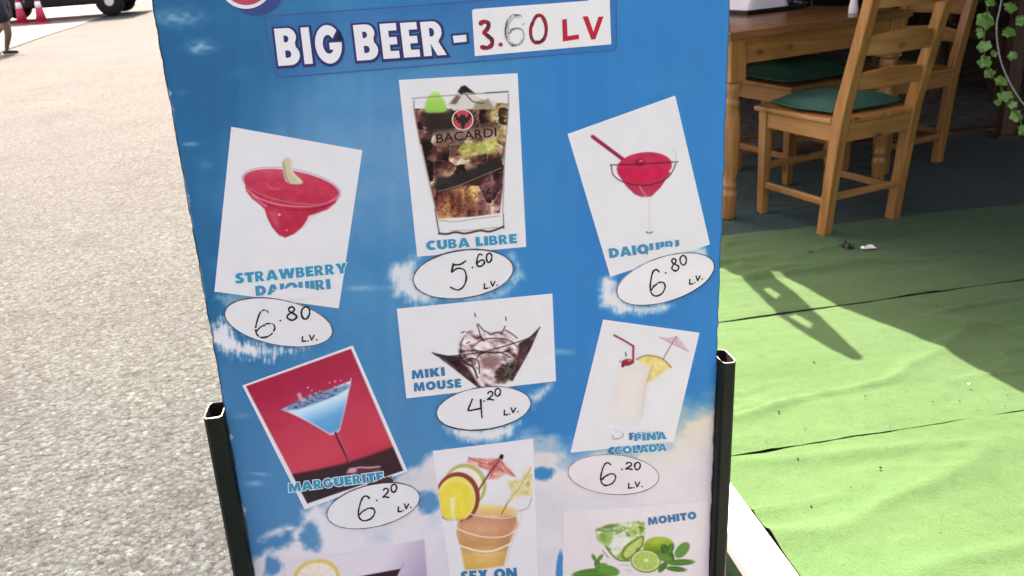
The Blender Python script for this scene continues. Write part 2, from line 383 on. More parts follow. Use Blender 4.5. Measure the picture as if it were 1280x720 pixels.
out = [tuple(up_to(*p)) for p in ((880, 328), (898, 340), (929, 352), (950, 372), (975, 398), (1005, 420), (1040, 441), (1066, 452), (1076, 453), (1080, 449), (1062, 434), (1030, 402), (1000, 373), (966, 347), (978, 347), (1015, 367), (1055, 388), (1160, 430), (1280, 492))]
out += [tuple(e2+dE*.9+np.array([.05, .0])), tuple(e2+dE*8+np.array([.3, 0])), tuple(tw(8.8, -5)), tuple(back_r), tuple(back_l), tuple(np.array(out[0])+np.array([-.25, .6]))]
holes = [slit([(955, 365), (962, 362.5), (977, 373), (971, 377)]), slit([(987, 398.5), (994, 394.5), (1018, 409), (1013, 415)])]
av, af = tri_poly([out]+holes, AWZ, .004)
aw = thing('awning', 'low fabric awning stretched over the terrace tables on wooden posts', 'awning', (0, 0, 0))
mk('canopy', av, af, plain('awning_cloth', (.06, .05, .04), .9, .1, 20), aw)
for a, b in ((.62, 6.2), (.62, 10.0), (8.7, -4.5), (8.7, 10.0), (4.4, 3.4), (4.4, 10.0)):
    x, y = tw(a, b); MB().box((x-.04, y-.04, -.011), (x+.04, y+.04, AWZ-.004)).obj('post', DW, aw, bevel=.006)
# ---------------------------------------------------------------- the menu board
def polysd(P, U, V):
    """signed distance (negative inside) of polygon P on sample points"""
    P = np.asarray(P, float); d = np.full(U.shape, 1e9); ins = np.zeros(U.shape, bool)
    for (x0, y0), (x1, y1) in zip(P, np.roll(P, -1, 0)):
        ex, ey = x1-x0, y1-y0; wx, wy = U-x0, V-y0
        t = np.clip((wx*ex+wy*ey)/(ex*ex+ey*ey+1e-12), 0, 1)
        d = np.minimum(d, (wx-ex*t)**2+(wy-ey*t)**2)
        c = ((y0 <= V) & (y1 > V)) | ((y1 <= V) & (y0 > V))
        xi = x0+(V-y0)/(y1-y0+1e-12)*ex
        ins ^= c & (U < xi)
    return np.where(ins, -1, 1)*np.sqrt(d)
def linsd(P, U, V):
    P = np.asarray(P, float); d = np.full(U.shape, 1e9)
    for (x0, y0), (x1, y1) in zip(P[:-1], P[1:]):
        ex, ey = x1-x0, y1-y0; t = np.clip(((U-x0)*ex+(V-y0)*ey)/(ex*ex+ey*ey+1e-12), 0, 1)
        d = np.minimum(d, (U-x0-ex*t)**2+(V-y0-ey*t)**2)
    return np.sqrt(d)
def spline(P, k=8, closed=False):
    P = np.asarray(P, float); n = len(P); out = []
    rng = range(n if closed else n-1)
    for i in rng:
        g = (lambda j: P[j % n]) if closed else (lambda j: P[min(max(j, 0), n-1)])
        p0, p1, p2, p3 = g(i-1), g(i), g(i+1), g(i+2)
        for t in np.linspace(0, 1, k, endpoint=False):
            out.append(.5*((2*p1)+(-p0+p2)*t+(2*p0-5*p1+4*p2-p3)*t*t+(-p0+3*p1-3*p2+p3)*t**3))
    if not closed: out.append(P[-1])
    return np.array(out)
class Canvas:
    """a printed picture, worked out sample by sample on a fine mesh"""
    def __init__(s, box, step=.62, paper=(226, 216, 219), zoom=None):
        s.z = zoom; u0, v0, u1, v1 = box
        s.nx = int((u1-u0)/step)+1; s.ny = int((v1-v0)/step)+1
        s.U, s.V = np.meshgrid(np.linspace(u0, u1, s.nx), np.linspace(v0, v1, s.ny))
        s.c = np.ones(s.U.shape+(3,))*np.array(paper, float); s.a = np.zeros(s.U.shape)
    def p(s, P):                                          # from enlarged-view coordinates
        P = np.asarray(P, float)
        if s.z is None: return P
        ox, oy, k = s.z; return P/k+np.array([ox, oy])
    def put(s, cov, col):
        col = np.asarray(col, float); s.c = s.c*(1-cov[..., None])+col*cov[..., None]; s.a = np.maximum(s.a, cov)
    def poly(s, P, col, soft=1.0, al=1.0, smooth=False, clip=None):
        P = s.p(P); P = spline(P, 5, True) if smooth else P
        cov = np.clip(.5-polysd(P, s.U, s.V)/soft, 0, 1)*al
        if clip is not None: cov = cov*clip
        s.put(cov, col); return cov
    def ell(s, c, a, b, rot, col, soft=1.0, al=1.0, clip=None):
        c = s.p(c); k = s.z[2] if s.z else 1.0; a /= k; b /= k; r = rad(rot)
        x = (s.U-c[0])*math.cos(r)+(s.V-c[1])*math.sin(r); y = -(s.U-c[0])*math.sin(r)+(s.V-c[1])*math.cos(r)
        d = (np.sqrt((x/a)**2+(y/b)**2)-1)*min(a, b)
        cov = np.clip(.5-d/soft, 0, 1)*al
        if clip is not None: cov = cov*clip
        s.put(cov, col); return cov
    def line(s, P, wd, col, soft=.8, al=1.0, smooth=True, clip=None):
        P = s.p(P); P = spline(P, 6) if smooth and len(P) > 2 else P
        k = s.z[2] if s.z else 1.0
        cov = np.clip(.5-(linsd(P, s.U, s.V)-wd/k/2)/soft, 0, 1)*al
        if clip is not None: cov = cov*clip
        s.put(cov, col); return cov
    def n(s, sx, sy=None, o=4, seed=0, rot=0):
        sy = sy or sx; r = rad(rot); x = s.U*math.cos(r)+s.V*math.sin(r); y = -s.U*math.sin(r)+s.V*math.cos(r)
        return fbm(x/sx, y/sy, o, seed)
    def grad(s, stops, t):
        t = np.clip(t, 0, 1); ps = [q[0] for q in stops]
        return np.dstack([np.interp(t, ps, [q[1][i] for q in stops]) for i in range(3)])
    def build(s, name, off, parent, mat, thr=.06, soften=1):
        for _ in range(soften):                           # the softness of an offset-printed photograph
            p = np.pad(s.c, ((1, 1), (1, 1), (0, 0)), 'edge'); s.c = (p[:-2, 1:-1]+p[2:, 1:-1]+p[1:-1, :-2]+p[1:-1, 2:]+2*p[1:-1, 1:-1])/6
        S, T = st(s.U, s.V, off); W = bw(S, T, np.full(S.shape, off))-ROOT
        return grid_mesh(name, W, ink(s.c), s.a > thr, parent, mat)
def grid_mesh(name, W, colr, mask, parent, mat, extra=None):
    ny, nx = mask.shape; idx = np.arange(ny*nx).reshape(ny, nx)
    fm = (mask[:-1, :-1] | mask[1:, :-1] | mask[:-1, 1:] | mask[1:, 1:])
    q = np.stack([idx[1:, :-1], idx[1:, 1:], idx[:-1, 1:], idx[:-1, :-1]], -1)[fm]
    used = np.unique(q); re = np.full(ny*nx, -1); re[used] = np.arange(len(used)); q = re[q]
    v = W.reshape(-1, 3)[used]; c = colr.reshape(-1, 3)[used]
    me = bpy.data.meshes.new(name); me.vertices.add(len(v)); me.vertices.foreach_set('co', v.astype(np.float32).ravel())
    me.loops.add(q.size); me.loops.foreach_set('vertex_index', q.astype(np.int32).ravel())
    me.polygons.add(len(q)); me.polygons.foreach_set('loop_start', np.arange(0, q.size, 4, dtype=np.int32))
    me.update(calc_edges=True); me.validate()
    at = me.color_attributes.new('Col', 'FLOAT_COLOR', 'POINT')
    at.data.foreach_set('color', np.hstack([c, np.ones((len(c), 1))]).astype(np.float32).ravel())
    me.materials.append(mat)
    o = bpy.data.objects.new(name, me); COL.objects.link(o); o.parent = parent
    return o

# edges of the panel in board coordinates
sl_ = np.mean([st(213-2, 123)[0], st(253.5, 360)[0], st(318, 720)[0]]); sr_ = np.mean([st(912, 20)[0], st(899, 360)[0], st(886, 720)[0]])
t_top = float(st(560, -95)[1]); t_bot = float((ROAD_Z+.075-BO[2])/BT[2])
base = bw(np.array((sl_+sr_)/2), np.array(t_bot), np.array(0.0)); ROOT = np.array([base[0], base[1], ROAD_Z])
board = thing('menu_board', 'blue cocktail menu board in green metal posts beside the road', 'menu board', tuple(ROOT))
def bmesh_obj(name, S, T, OFF, f, m, parent, **k): return mk(name, bw(np.array(S), np.array(T), np.array(OFF))-ROOT, f, m, parent, **k)
PM = print_mat('printed_panel', .38); CM = print_mat('printed_card', .5)

# ---- panel with its printed sky
def sky_print(u, v):
    n1 = fbm(u/190, v/120, 4, 3); n2 = fbm(u/60, v/46, 5, 8)
    Lc = np.array([10., 98, 142]); Cc = np.array([92., 148, 186]); Rc = np.array([0., 124, 188])
    uu = u+(n1-.5)*120+(v-200)*.05
    wl_ = np.clip((430-uu)/190, 0, 1)[..., None]; wr2 = np.clip((uu-520)/190, 0, 1)[..., None]; wl_ = wl_*wl_*(3-2*wl_); wr2 = wr2*wr2*(3-2*wr2)
    mid_ = np.interp(v, [-60, 40, 130, 240, 330, 430, 560], [.15, .35, .8, .95, .6, .5, .75])+(n2-.5)*.5
    base_ = Lc*.5+Rc*.5; cen = base_+(Cc-base_)*np.clip(mid_, 0, 1)[..., None]
    c = cen*(1-wl_)*(1-wr2)+Lc*wl_*(1-wr2)+Rc*wr2
    k2 = np.clip(np.interp(v, [380, 480, 600], [0, .55, .8])*np.interp(u, [190, 480, 760, 900], [1, .8, .3, .1])+(n2-.5)*.5, 0, .9)[..., None]
    c = c*(1-k2)+np.array([60., 124, 168])*k2
    k3 = np.clip(np.interp(u, [600, 760, 905], [0, .35, .2])*np.interp(v, [0, 200, 430, 500], [1, .5, .8, 1])+(fbm(u/40, v/60, 4, 13)-.55)*.8, 0, .5)[..., None]
    c = c*(1-k3)+np.array([40., 116, 176])*k3
    vs_ = fbm(u/14, v/160, 3, 12); c = c+((vs_-.5)*9)[..., None]
    # cloud bank over the lower part
    vb = np.interp(u, [270, 300, 322, 345, 372, 395, 420, 470, 512, 540, 600, 665, 700, 745, 790, 830, 870, 900], [735, 716, 700, 690, 655, 634, 640, 622, 588, 566, 575, 556, 566, 556, 552, 532, 512, 503])
    rag = np.interp(u, [300, 540, 700, 900], [30, 26, 34, 22])
    fz = np.interp(u, [300, 540, 700, 900], [7, 10, 24, 24])
    d = (v-vb)+(fbm(u/30, v/24, 5, 21)-.5)*rag*2
    cl = np.clip(d/fz*.5+.5, 0, 1)
    # breaks of blue inside the bank
    for bx, by, ra, rb in ((533, 629, 17, 15), (677, 592, 15, 9), (700, 710, 5, 22), (389, 668, 16, 20), (340, 708, 14, 12), (470, 600, 12, 6)):
        q = np.sqrt(((u-bx)/ra)**2+((v-by)/rb)**2)+(fbm(u/12, v/12, 4, 31)-.5)*1.0
        cl = cl*np.clip((q-.6)*2.0, 0.08, 1)
    for bx, by, ra, rb, ro in ((342, 666, 24, 7, -.35), (362, 661, 10, 4, -.1), (322, 592, 16, 3, .1), (700, 440, 20, 5, 0), (660, 540, 22, 7, -.2)):   # stray wisps
        xx = (u-bx)*math.cos(ro)+(v-by)*math.sin(ro); yy = -(u-bx)*math.sin(ro)+(v-by)*math.cos(ro)
        q = np.sqrt((xx/ra)**2+(yy/rb)**2)+(fbm(u/11, v/8, 4, 41)-.5)*1.1
        cl = np.maximum(cl, np.clip((1.15-q)*1.2, 0, 1)*(.85 if by > 640 else .35))
    tone = fbm(u/55, v/40, 5, 51)[..., None]
    cw = np.array([226., 212, 217])*(.93+.1*tone)+(np.interp(u, [640, 880], [0, 1])*np.clip(1-(v-vb)/70, 0, 1))[..., None]*np.array([4., -4, -34])
    edge = np.clip(1-np.abs(d-fz*.2)/18, 0, 1)[..., None]*np.clip(tone*2-.6, 0, 1)
    cw = cw*(1-.25*edge)+np.array([150., 165, 190])*.25*edge
    pf = np.clip((fbm(u/34, v/26, 5, 57)-.5)*3.0, 0, 1)[..., None]*np.interp(u, [300, 480, 560, 700], [.6, .45, .2, .12])[..., None]
    cw = cw*(1-pf)+np.array([150., 176, 204])*pf
    c = c*(1-cl[..., None])+cw*cl[..., None]
    # print rubbed through to the white board
    st_ = fbm(u/1.9, v/11, 3, 61)*.75+fbm(u/16, v/12, 3, 62)*.8-.74
    def rub(P, soft, am=1.0, sx=2.6):
        nonlocal c
        d_ = polysd(P, u, v)/(soft*1.25)+st_*sx*.45+(fbm(u/7, v/6, 3, 66)-.5)*1.4
        k_ = np.clip(.5-d_*.5, 0, 1); k_ = (k_*k_*(3-2*k_))[..., None]*am; c = c*(1-k_)+np.array([224., 216, 220])*k_
    rub([(258, 404), (282, 396), (300, 425), (345, 438), (385, 432), (340, 448), (300, 446), (268, 432)], 6, 1.0, 7)
    rub([(275, 372), (300, 366), (330, 372), (300, 384), (284, 392)], 8, .5)
    rub([(488, 336), (520, 322), (516, 342), (525, 362), (545, 376), (520, 378), (496, 366)], 7, .95)
    rub([(638, 318), (650, 330), (652, 346), (636, 352), (646, 338)], 6, .7); rub([(560, 372), (620, 366), (645, 352), (630, 370), (585, 378)], 6, .6)
    rub([(752, 352), (770, 338), (768, 362), (790, 382), (838, 382), (815, 392), (775, 392), (752, 380)], 6)
    rub([(842, 316), (872, 306), (880, 312), (884, 322), (868, 316)], 4, .9)
    rub([(556, 533), (600, 537), (648, 528), (640, 544), (610, 552), (570, 546)], 5); rub([(664, 494), (690, 478), (676, 500), (666, 508)], 5, .9)
    rub([(376, 640), (412, 628), (410, 646), (425, 660), (400, 664)], 6, .7)
    for bx, by, ra, rb, am in ((222, 22, 36, 13, .38), (252, 58, 20, 9, .45), (246, 62, 9, 5, .35), (238, 180, 12, 3, .4), (257, 205, 13, 8, .14), (228, 116, 8, 5, .1), (300, 92, 20, 10, .08), (268, 330, 9, 10, .12), (455, 360, 28, 4, .35), (300, 520, 14, 5, .16), (820, 108, 40, 14, .05), (318, 604, 12, 4, .4)):
        q = ((u-bx)/ra)**2+((v-by)/rb)**2
        k_ = (np.exp(-q*1.4)*am*np.clip(fbm(u/9, v/4, 4, 71)*2.2-.2, 0, 1.4))[..., None]; c = c*(1-k_)+np.array([205., 212, 222])*k_
    sc = np.clip((vn(u/.9, v/11, 81)-.955)*16, 0, 1)*np.clip(fbm(u/60, v/60, 3, 83)*4-2.1, 0, 1)     # fine scratches
    c = c*(1-.3*sc[..., None])+np.array([190., 205, 220])*.3*sc[..., None]
    sp = np.clip((vn(u/1.6, v/1.6, 91)-.985)*60, 0, 1)[..., None]; c = c*(1-.5*sp)+np.array([30., 60, 95])*.5*sp
    return c
ss = np.linspace(sl_, sr_, 500)
tt = np.concatenate([np.linspace(t_bot, float(st(600, 735)[1]), 60)[:-1], np.linspace(float(st(600, 735)[1]), float(st(600, -12)[1]), 590), np.linspace(float(st(600, -12)[1]), t_top, 40)[1:]])
S, T = np.meshgrid(ss, tt)
# slightly chipped, uneven cut edges
ej = (fbm(T*60, T*0+1, 4, 5)-.5)*.0030; ej2 = (fbm(T*60, T*0+9, 4, 6)-.5)*.0032
wl = np.clip(1-(S-sl_)/.02, 0, 1); wr_ = np.clip(1-(sr_-S)/.02, 0, 1)
S2 = S+ej*wl+ej2*wr_
warp = .0012*(fbm(S*6, T*6, 3, 77)-.5)
W3 = bw(S2, T, warp)
pu, pv = pj(W3)
C3 = sky_print(pu, pv)
chipl = np.clip((.0022+.004*np.clip(fbm(T*90, T*0+3, 3, 15)-.55, 0, 1)*4-(S-sl_))/.001, 0, 1)*np.clip(fbm(T*45, T*0, 3, 19)*8-4.4, 0, 1)
C3 = C3*(1-chipl[..., None]*.8)+np.array([200., 205, 210])*chipl[..., None]*.8
chd = np.clip((.0016-(S-sl_))/.0007, 0, 1)[..., None]; C3 = C3*(1-.85*chd)+np.array([28., 30, 38])*.85*chd
chd = np.clip((.0014-(sr_-S))/.0007, 0, 1)[..., None]; C3 = C3*(1-.8*chd)+np.array([30., 36, 44])*.8*chd
panel = grid_mesh('panel', (W3-ROOT)[::-1], ink(C3)[::-1], np.ones(S.shape, bool), board, PM)
panel['label'] = 'printed sky panel with worn blue ground and white clouds'
# body of the panel behind the print: a dark-edged sheet 9 mm thick, following the cut edges
eL = np.stack([S2[:, 0], T[:, 0]], 1)[::6]; eR = np.stack([S2[:, -1], T[:, -1]], 1)[::6]
ring = np.concatenate([eL, eR[::-1]]); nR = len(ring)
Sx = np.concatenate([ring[:, 0], ring[:, 0]]); Tx = np.concatenate([ring[:, 1], ring[:, 1]]); Ox = np.concatenate([np.full(nR, -.0014), np.full(nR, -.010)])
nl = len(eL); fq = [(i, (i+1) % nR, nR+(i+1) % nR, nR+i) for i in range(nR)]
fq += [(i, i+1, nR-2-i, nR-1-i) for i in range(nl-1)]+[(nR+i, nR+nR-1-i, nR+nR-2-i, nR+i+1) for i in range(nl-1)]
bmesh_obj('backing_sheet', Sx, Tx, Ox, fq, plain('sheet_edge', (.022, .022, .024), .8, .5, 160), board)

# ---- hollow green posts holding the panel, with feet and rear stays
M_POST = plain('post_paint', (.006, .011, .008), .5, .2, 40, spec=.22, bmp=.0008)
m, nt, b = new_mat('post_rim'); n_ = noise(nt, objco(nt), 220.0, 4)
nt.links.new(ramp(nt, n_, [(.44, (.02, .03, .025)), (.60, (.42, .42, .40))]), b.inputs['Base Color']); b.inputs['Roughness'].default_value = .4; b.inputs['Metallic'].default_value = .3; M_RIM = m
FO, BK = .016, -.026
def post(s0, s1, ttop, label):
    t0 = float((ROAD_Z+.004-BO[2])/BT[2]); wall = .0015; mb = MB()
    n = 6
    def ringp(i, t, j=0):
        a = [(s0+.004, FO), (s1-.004, FO), (s1, FO-.004), (s1, BK+.004), (s1-.004, BK), (s0+.004, BK), (s0, BK+.004), (s0, FO-.004)]
        cx, co = (s0+s1)/2, (FO+BK)/2; hx, ho = (s1-s0)/2, (FO-BK)/2
        if i: a = [(cx+(x-cx)*(hx-wall)/hx, co+(o-co)*(ho-wall)/ho) for x, o in a]
        return [(x, t+(random.uniform(-.0010, .0010) if j else 0), o) for x, o in a]
    o0 = ringp(0, t0); o1 = ringp(0, ttop, 1); i1 = ringp(1, ttop, 1); i0 = ringp(1, ttop-.35)
    A = np.array(o0+o1); k = 8
    f = [(q, (q+1) % k, k+(q+1) % k, k+q) for q in range(k)]+[tuple(range(k-1, -1, -1))]
    p = bmesh_obj('post', A[:, 0], A[:, 1], A[:, 2], f, M_POST, board, bevel=.0)
    p['label'] = label
    A = np.array(o1+i1); bmesh_obj('cut_rim', A[:, 0], A[:, 1]+.0002, A[:, 2], [(q, (q+1) % k, k+(q+1) % k, k+q) for q in range(k)], M_RIM, p)
    A = np.array(i1+i0); bmesh_obj('bore', A[:, 0], A[:, 1], A[:, 2], [(k+q, k+(q+1) % k, (q+1) % k, q) for q in range(k)]+[tuple(range(8, 16))], plain('post_bore', (.006, .006, .006), .9), p)
sL0 = float(st(253.6, 523, FO)[0]); tL = float(st(265, 522.3, FO)[1]); sR1 = float(st(921, 453, FO)[0]); tR = float(st(910, 453.4, FO)[1])
post(sL0, sl_-.0015, tL, 'hollow green post on the road side'); post(sr_+.0015, sR1, tR, 'hollow green post on the carpet side')
tz = float((ROAD_Z+.004-BO[2])/BT[2])
for s in ((sL0+sl_)/2, (sr_+sR1)/2):
    P = lambda s_, t_, o_: Vector(bw(np.array(s_), np.array(t_), np.array(o_))-ROOT)
    MB().bar(P(s, tz+.012, FO+.16), P(s, tz+.012, BK-.30), .03, .02).obj('foot', M_POST, board, bevel=.002)
    MB().bar(P(s, tz+.022, BK-.27), P(s, tz+.55, BK-.002), .02, .02).obj('rear_stay', M_POST, board, bevel=.002)
MB().bar(P(sl_-.002, tz+.06, -.005), P(sr_+.002, tz+.06, -.005), .024, .026).obj('bottom_rail', M_POST, board, bevel=.002)

# ---- flat shapes on the board
def flat(name, polys, off, m, parent, thick=0.0):
    """filled outline with optional holes, sighted coordinates -> thin sheet on the board"""
    V2 = [[Vector((float(x), float(y), 0)) for x, y in p] for p in polys]; tr = tessellate_polygon(V2)
    pts = np.array([q for p in polys for q in p], float); S_, T_ = st(pts[:, 0], pts[:, 1], off); n = len(pts)
    f = [tuple(t) for t in tr]
    A = bw(S_, T_, np.full(n, off))-ROOT
    if thick:
        A = np.concatenate([A, bw(S_, T_, np.full(n, off-thick))-ROOT]); k = 0
        for p in polys:
            m_ = len(p); f += [(k+i, k+(i+1) % m_, n+k+(i+1) % m_, n+k+i) for i in range(m_)]; k += m_
    return mk(name, A, f, m, parent)
class Ink2D(MB):
    """pen strokes and glyph outlines collected into one flat mesh on the board"""
    def __init__(s): s.v = []; s.f = []; s.lift = 0.0
    def stroke(s, P, wd, k=6, smooth=True, closed=False, taper=.0, wob=.0, gaps=None):
        P = np.asarray(P, float); P = spline(P, k, closed) if smooth and len(P) > 2 else P
        if closed: P = np.vstack([P, P[:1]])
        if not smooth or len(P) == 2: pass
        n = len(P); d = np.gradient(P, axis=0)
        if closed: d[0] = d[-1] = (P[1]-P[-2])/2
        d = d/(np.linalg.norm(d, axis=1, keepdims=True)+1e-9); nr = np.stack([-d[:, 1], d[:, 0]], 1)
        W_ = np.full(n, wd/2.0)
        if wob: W_ *= 1+wob*(fbm(np.arange(n)*.45+random.random()*90, np.zeros(n), 3, 2)-.5)*2
        if taper: W_ *= np.clip(np.minimum(np.arange(n), np.arange(n)[::-1])/(n*taper)+.35, 0, 1)
        if not closed:                                    # rounded ends
            a = P[0]-d[0]*W_[0]*.7; z = P[-1]+d[-1]*W_[-1]*.7
            P = np.vstack([a, P, z]); nr = np.vstack([nr[0], nr, nr[-1]]); W_ = np.concatenate([[W_[0]*.45], W_, [W_[-1]*.45]]); n += 2
        A = P+nr*W_[:, None]; B = P-nr*W_[:, None]; k0 = len(s.v)
        for i in range(n):
            s.lift += 2e-6
            s.v.append((A[i, 0], A[i, 1], s.lift)); s.v.append((B[i, 0], B[i, 1], s.lift))
        for i in range(n-1):
            if gaps is not None and random.random() < gaps: continue
            s.f.append((k0+2*i, k0+2*i+1, k0+2*i+3, k0+2*i+2))
        return s
    def poly(s, polys):
        tr = tessellate_polygon([[Vector((float(x), float(y), 0)) for x, y in p] for p in polys]); k0 = len(s.v); s.lift += 2e-5
        for p in polys:
            for x, y in p: s.v.append((x, y, s.lift))
        s.f += [tuple(k0+i for i in t) for t in tr]; return s
    def obj(s, name, off, m, parent):
        A = np.array(s.v, float); o_ = off+A[:, 2]; S_, T_ = st(A[:, 0], A[:, 1], off)
        return mk(name, bw(S_, T_, o_)-ROOT, s.f, m, parent)
def ellipse(c, a, b, rot, n=48):
    t = np.linspace(0, 2*math.pi, n, endpoint=False); r = rad(rot)
    x, y = a*np.cos(t), b*np.sin(t); return np.stack([c[0]+x*math.cos(r)-y*math.sin(r), c[1]+x*math.sin(r)+y*math.cos(r)], 1)
_txt = {}
def text_shape(body, bold):
    if (body, bold) in _txt: return _txt[(body, bold)]
    cu = bpy.data.curves.new('txt', 'FONT'); cu.body = body; cu.size = 1; cu.offset = bold; cu.resolution_u = 3
    o = bpy.data.objects.new('txt', cu); COL.objects.link(o); dg = bpy.context.evaluated_depsgraph_get(); dg.update()
    me = bpy.data.meshes.new_from_object(o.evaluated_get(dg)); vv = np.array([q.co[:] for q in me.vertices]); ff = [tuple(p.vertices) for p in me.polygons]
    bpy.data.objects.remove(o); bpy.data.curves.remove(cu); bpy.data.meshes.remove(me)
    _txt[(body, bold)] = (vv, ff); return vv, ff
def lettering(body, a, b, h, off, m, parent, bold=.01, slant=0.0, name='lettering'):
    a = np.array(a, float); b = np.array(b, float); ex = b-a; nrm = np.array([ex[1], -ex[0]])/np.linalg.norm(ex)
    v, f = text_shape(body, bold); x0, x1 = v[:, 0].min(), v[:, 0].max(); y0, y1 = v[:, 1].min(), v[:, 1].max()
    X = (v[:, 0]-x0)/(x1-x0); Y = (v[:, 1]-y0)/(y1-y0)
    Q = a+X[:, None]*ex+Y[:, None]*(nrm*h+ex/np.linalg.norm(ex)*slant*h)
    S_, T_ = st(Q[:, 0], Q[:, 1], off); return mk(name, bw(S_, T_, np.full(len(Q), off))-ROOT, f, m, parent)
def arc(cx, cy, rx, ry, a0, a1, n=10): return [(cx+rx*math.cos(rad(a)), cy+ry*math.sin(rad(a))) for a in np.linspace(a0, a1, n)]
def gB(): return [[(0, 0)]+arc(.40, .275, .30, .275, -90, 48, 9)+arc(.385, .755, .26, .245, -38, 90, 9)+[(0, 1)], [(.26, .20), (.26, .40)]+arc(.35, .30, .09, .10, 90, -90, 6), [(.26, .62), (.26, .80)]+arc(.33, .71, .08, .09, 90, -90, 6)]
def gI(): return [[(0, 0), (.28, 0), (.28, 1), (0, 1)]]
def gE(): return [[(0, 0), (.56, 0), (.56, .21), (.27, .21), (.27, .395), (.53, .395), (.53, .605), (.27, .605), (.27, .79), (.56, .79), (.56, 1), (0, 1)]]
def gR(): return [[(0, 0), (.26, 0), (.26, .36), (.44, 0), (.74, 0), (.52, .40)]+arc(.38, .70, .28, .30, -50, 90, 11)+[(0, 1)], [(.26, .56), (.26, .81)]+arc(.33, .685, .09, .125, 90, -90, 6)]
def gG(): return [arc(.45, .5, .45, .53, 44, 352, 26)+[(.90, .54), (.48, .54), (.48, .35), (.60, .35)]+arc(.45, .5, .19, .26, -40, -325, 18)]
_R_ = lambda *q: [(x, y) for x, y in q]
HEAVY = {'B': (.72, gB), 'I': (.34, lambda: [_R_((0, 0), (.34, 0), (.34, 1), (0, 1))]), 'E': (.64, lambda: [_R_((0, 0), (.64, 0), (.64, .25), (.33, .25), (.33, .39), (.58, .39), (.58, .61), (.33, .61), (.33, .75), (.64, .75), (.64, 1), (0, 1))]), 'R': (.78, gR), 'G': (.9, gG),
 'L': (.62, lambda: [_R_((0, 0), (.62, 0), (.62, .28), (.34, .28), (.34, 1), (0, 1))]), 'T': (.76, lambda: [_R_((.21, 0), (.55, 0), (.55, .70), (.76, .70), (.76, 1), (0, 1), (0, .70), (.21, .70))]),
 'H': (.88, lambda: [_R_((0, 0), (.32, 0), (.32, .36), (.56, .36), (.56, 0), (.88, 0), (.88, 1), (.56, 1), (.56, .64), (.32, .64), (.32, 1), (0, 1))]),
 'A': (.98, lambda: [_R_((0, 0), (.32, 0), (.37, .17), (.61, .17), (.66, 0), (.98, 0), (.66, 1), (.32, 1)), _R_((.42, .38), (.56, .38), (.49, .68))]),
 'W': (1.3, lambda: [_R_((.22, 0), (.53, 0), (.65, .5), (.77, 0), (1.08, 0), (1.3, 1), (1.0, 1), (.92, .5), (.80, 1), (.5, 1), (.38, .5), (.30, 1), (0, 1))]),
 'M': (1.1, lambda: [_R_((0, 0), (.28, 0), (.30, .52), (.46, 0), (.64, 0), (.80, .52), (.82, 0), (1.1, 0), (1.02, 1), (.72, 1), (.55, .48), (.38, 1), (.08, 1))]),
 'N': (.92, lambda: [_R_((0, 0), (.29, 0), (.29, .48), (.60, 0), (.92, 0), (.92, 1), (.63, 1), (.63, .52), (.32, 1), (0, 1))]),
 'K': (.9, lambda: [_R_((0, 0), (.32, 0), (.32, .36), (.50, 0), (.9, 0), (.62, .52), (.88, 1), (.52, 1), (.32, .64), (.32, 1), (0, 1))]),
 'Y': (.92, lambda: [_R_((.30, 0), (.62, 0), (.62, .38), (.92, 1), (.58, 1), (.46, .66), (.34, 1), (0, 1), (.30, .38))]),
 'X': (.94, lambda: [_R_((0, 0), (.36, 0), (.47, .24), (.58, 0), (.94, 0), (.67, .52), (.90, 1), (.56, 1), (.47, .78), (.38, 1), (.04, 1), (.27, .52))]),
 'D': (.84, lambda: [[(0, 0)]+arc(.38, .5, .46, .5, -90, 90, 14)+[(0, 1)], [(.32, .27), (.32, .73)]+arc(.38, .5, .15, .23, 90, -90, 8)]),
 'P': (.72, lambda: [[(0, 0), (.32, 0), (.32, .34)]+arc(.40, .67, .32, .33, -90, 90, 10)+[(0, 1)], [(.32, .58), (.32, .76)]+arc(.38, .67, .07, .09, 90, -90, 6)]),
 'O': (1.0, lambda: [arc(.5, .5, .5, .52, 0, 350, 28), arc(.5, .5, .17, .23, 0, 345, 16)]), 'Q': (1.0, lambda: [arc(.5, .5, .5, .52, -40, 295, 26)+[(.80, -.16), (1.02, -.10)], arc(.5, .5, .17, .23, 0, 345, 16)]),
 'C': (.82, lambda: [arc(.5, .5, .5, .52, 52, 308, 22)+arc(.5, .5, .17, .22, 300, 60, 14)]),
 'U': (.86, lambda: [[(.54, 1), (.54, .38)]+arc(.43, .36, .10, .10, 0, -180, 8)+[(.33, 1), (0, 1), (0, .36)]+arc(.43, .36, .43, .38, 180, 360, 16)+[(.86, 1)]]),
 'S': (.70, lambda: [_R_((.02, .04), (.18, -.01), (.40, -.02), (.60, .05), (.70, .22), (.69, .38), (.58, .51), (.42, .60), (.36, .68), (.44, .76), (.62, .73), (.64, .97), (.44, 1.02), (.24, 1.0), (.08, .88), (.03, .72), (.08, .54), (.24, .43), (.36, .35), (.36, .27), (.26, .24), (.02, .31))]),
 ' ': (.34, None)}
def swell(P, r):
    """an outline pushed outwards by r"""
    P = np.asarray(P, float); ar = np.sum(P[:, 0]*np.roll(P[:, 1], -1)-np.roll(P[:, 0], -1)*P[:, 1])
    d1 = P-np.roll(P, 1, 0); d1 = d1/(np.linalg.norm(d1, axis=1, keepdims=True)+1e-9); d2 = np.roll(d1, -1, 0)
    n1_ = np.stack([d1[:, 1], -d1[:, 0]], 1)*np.sign(ar); n2_ = np.stack([d2[:, 1], -d2[:, 0]], 1)*np.sign(ar); mv = n1_+n2_
    mv = mv/np.maximum((mv*n1_).sum(1, keepdims=True), .55); return P+mv*r
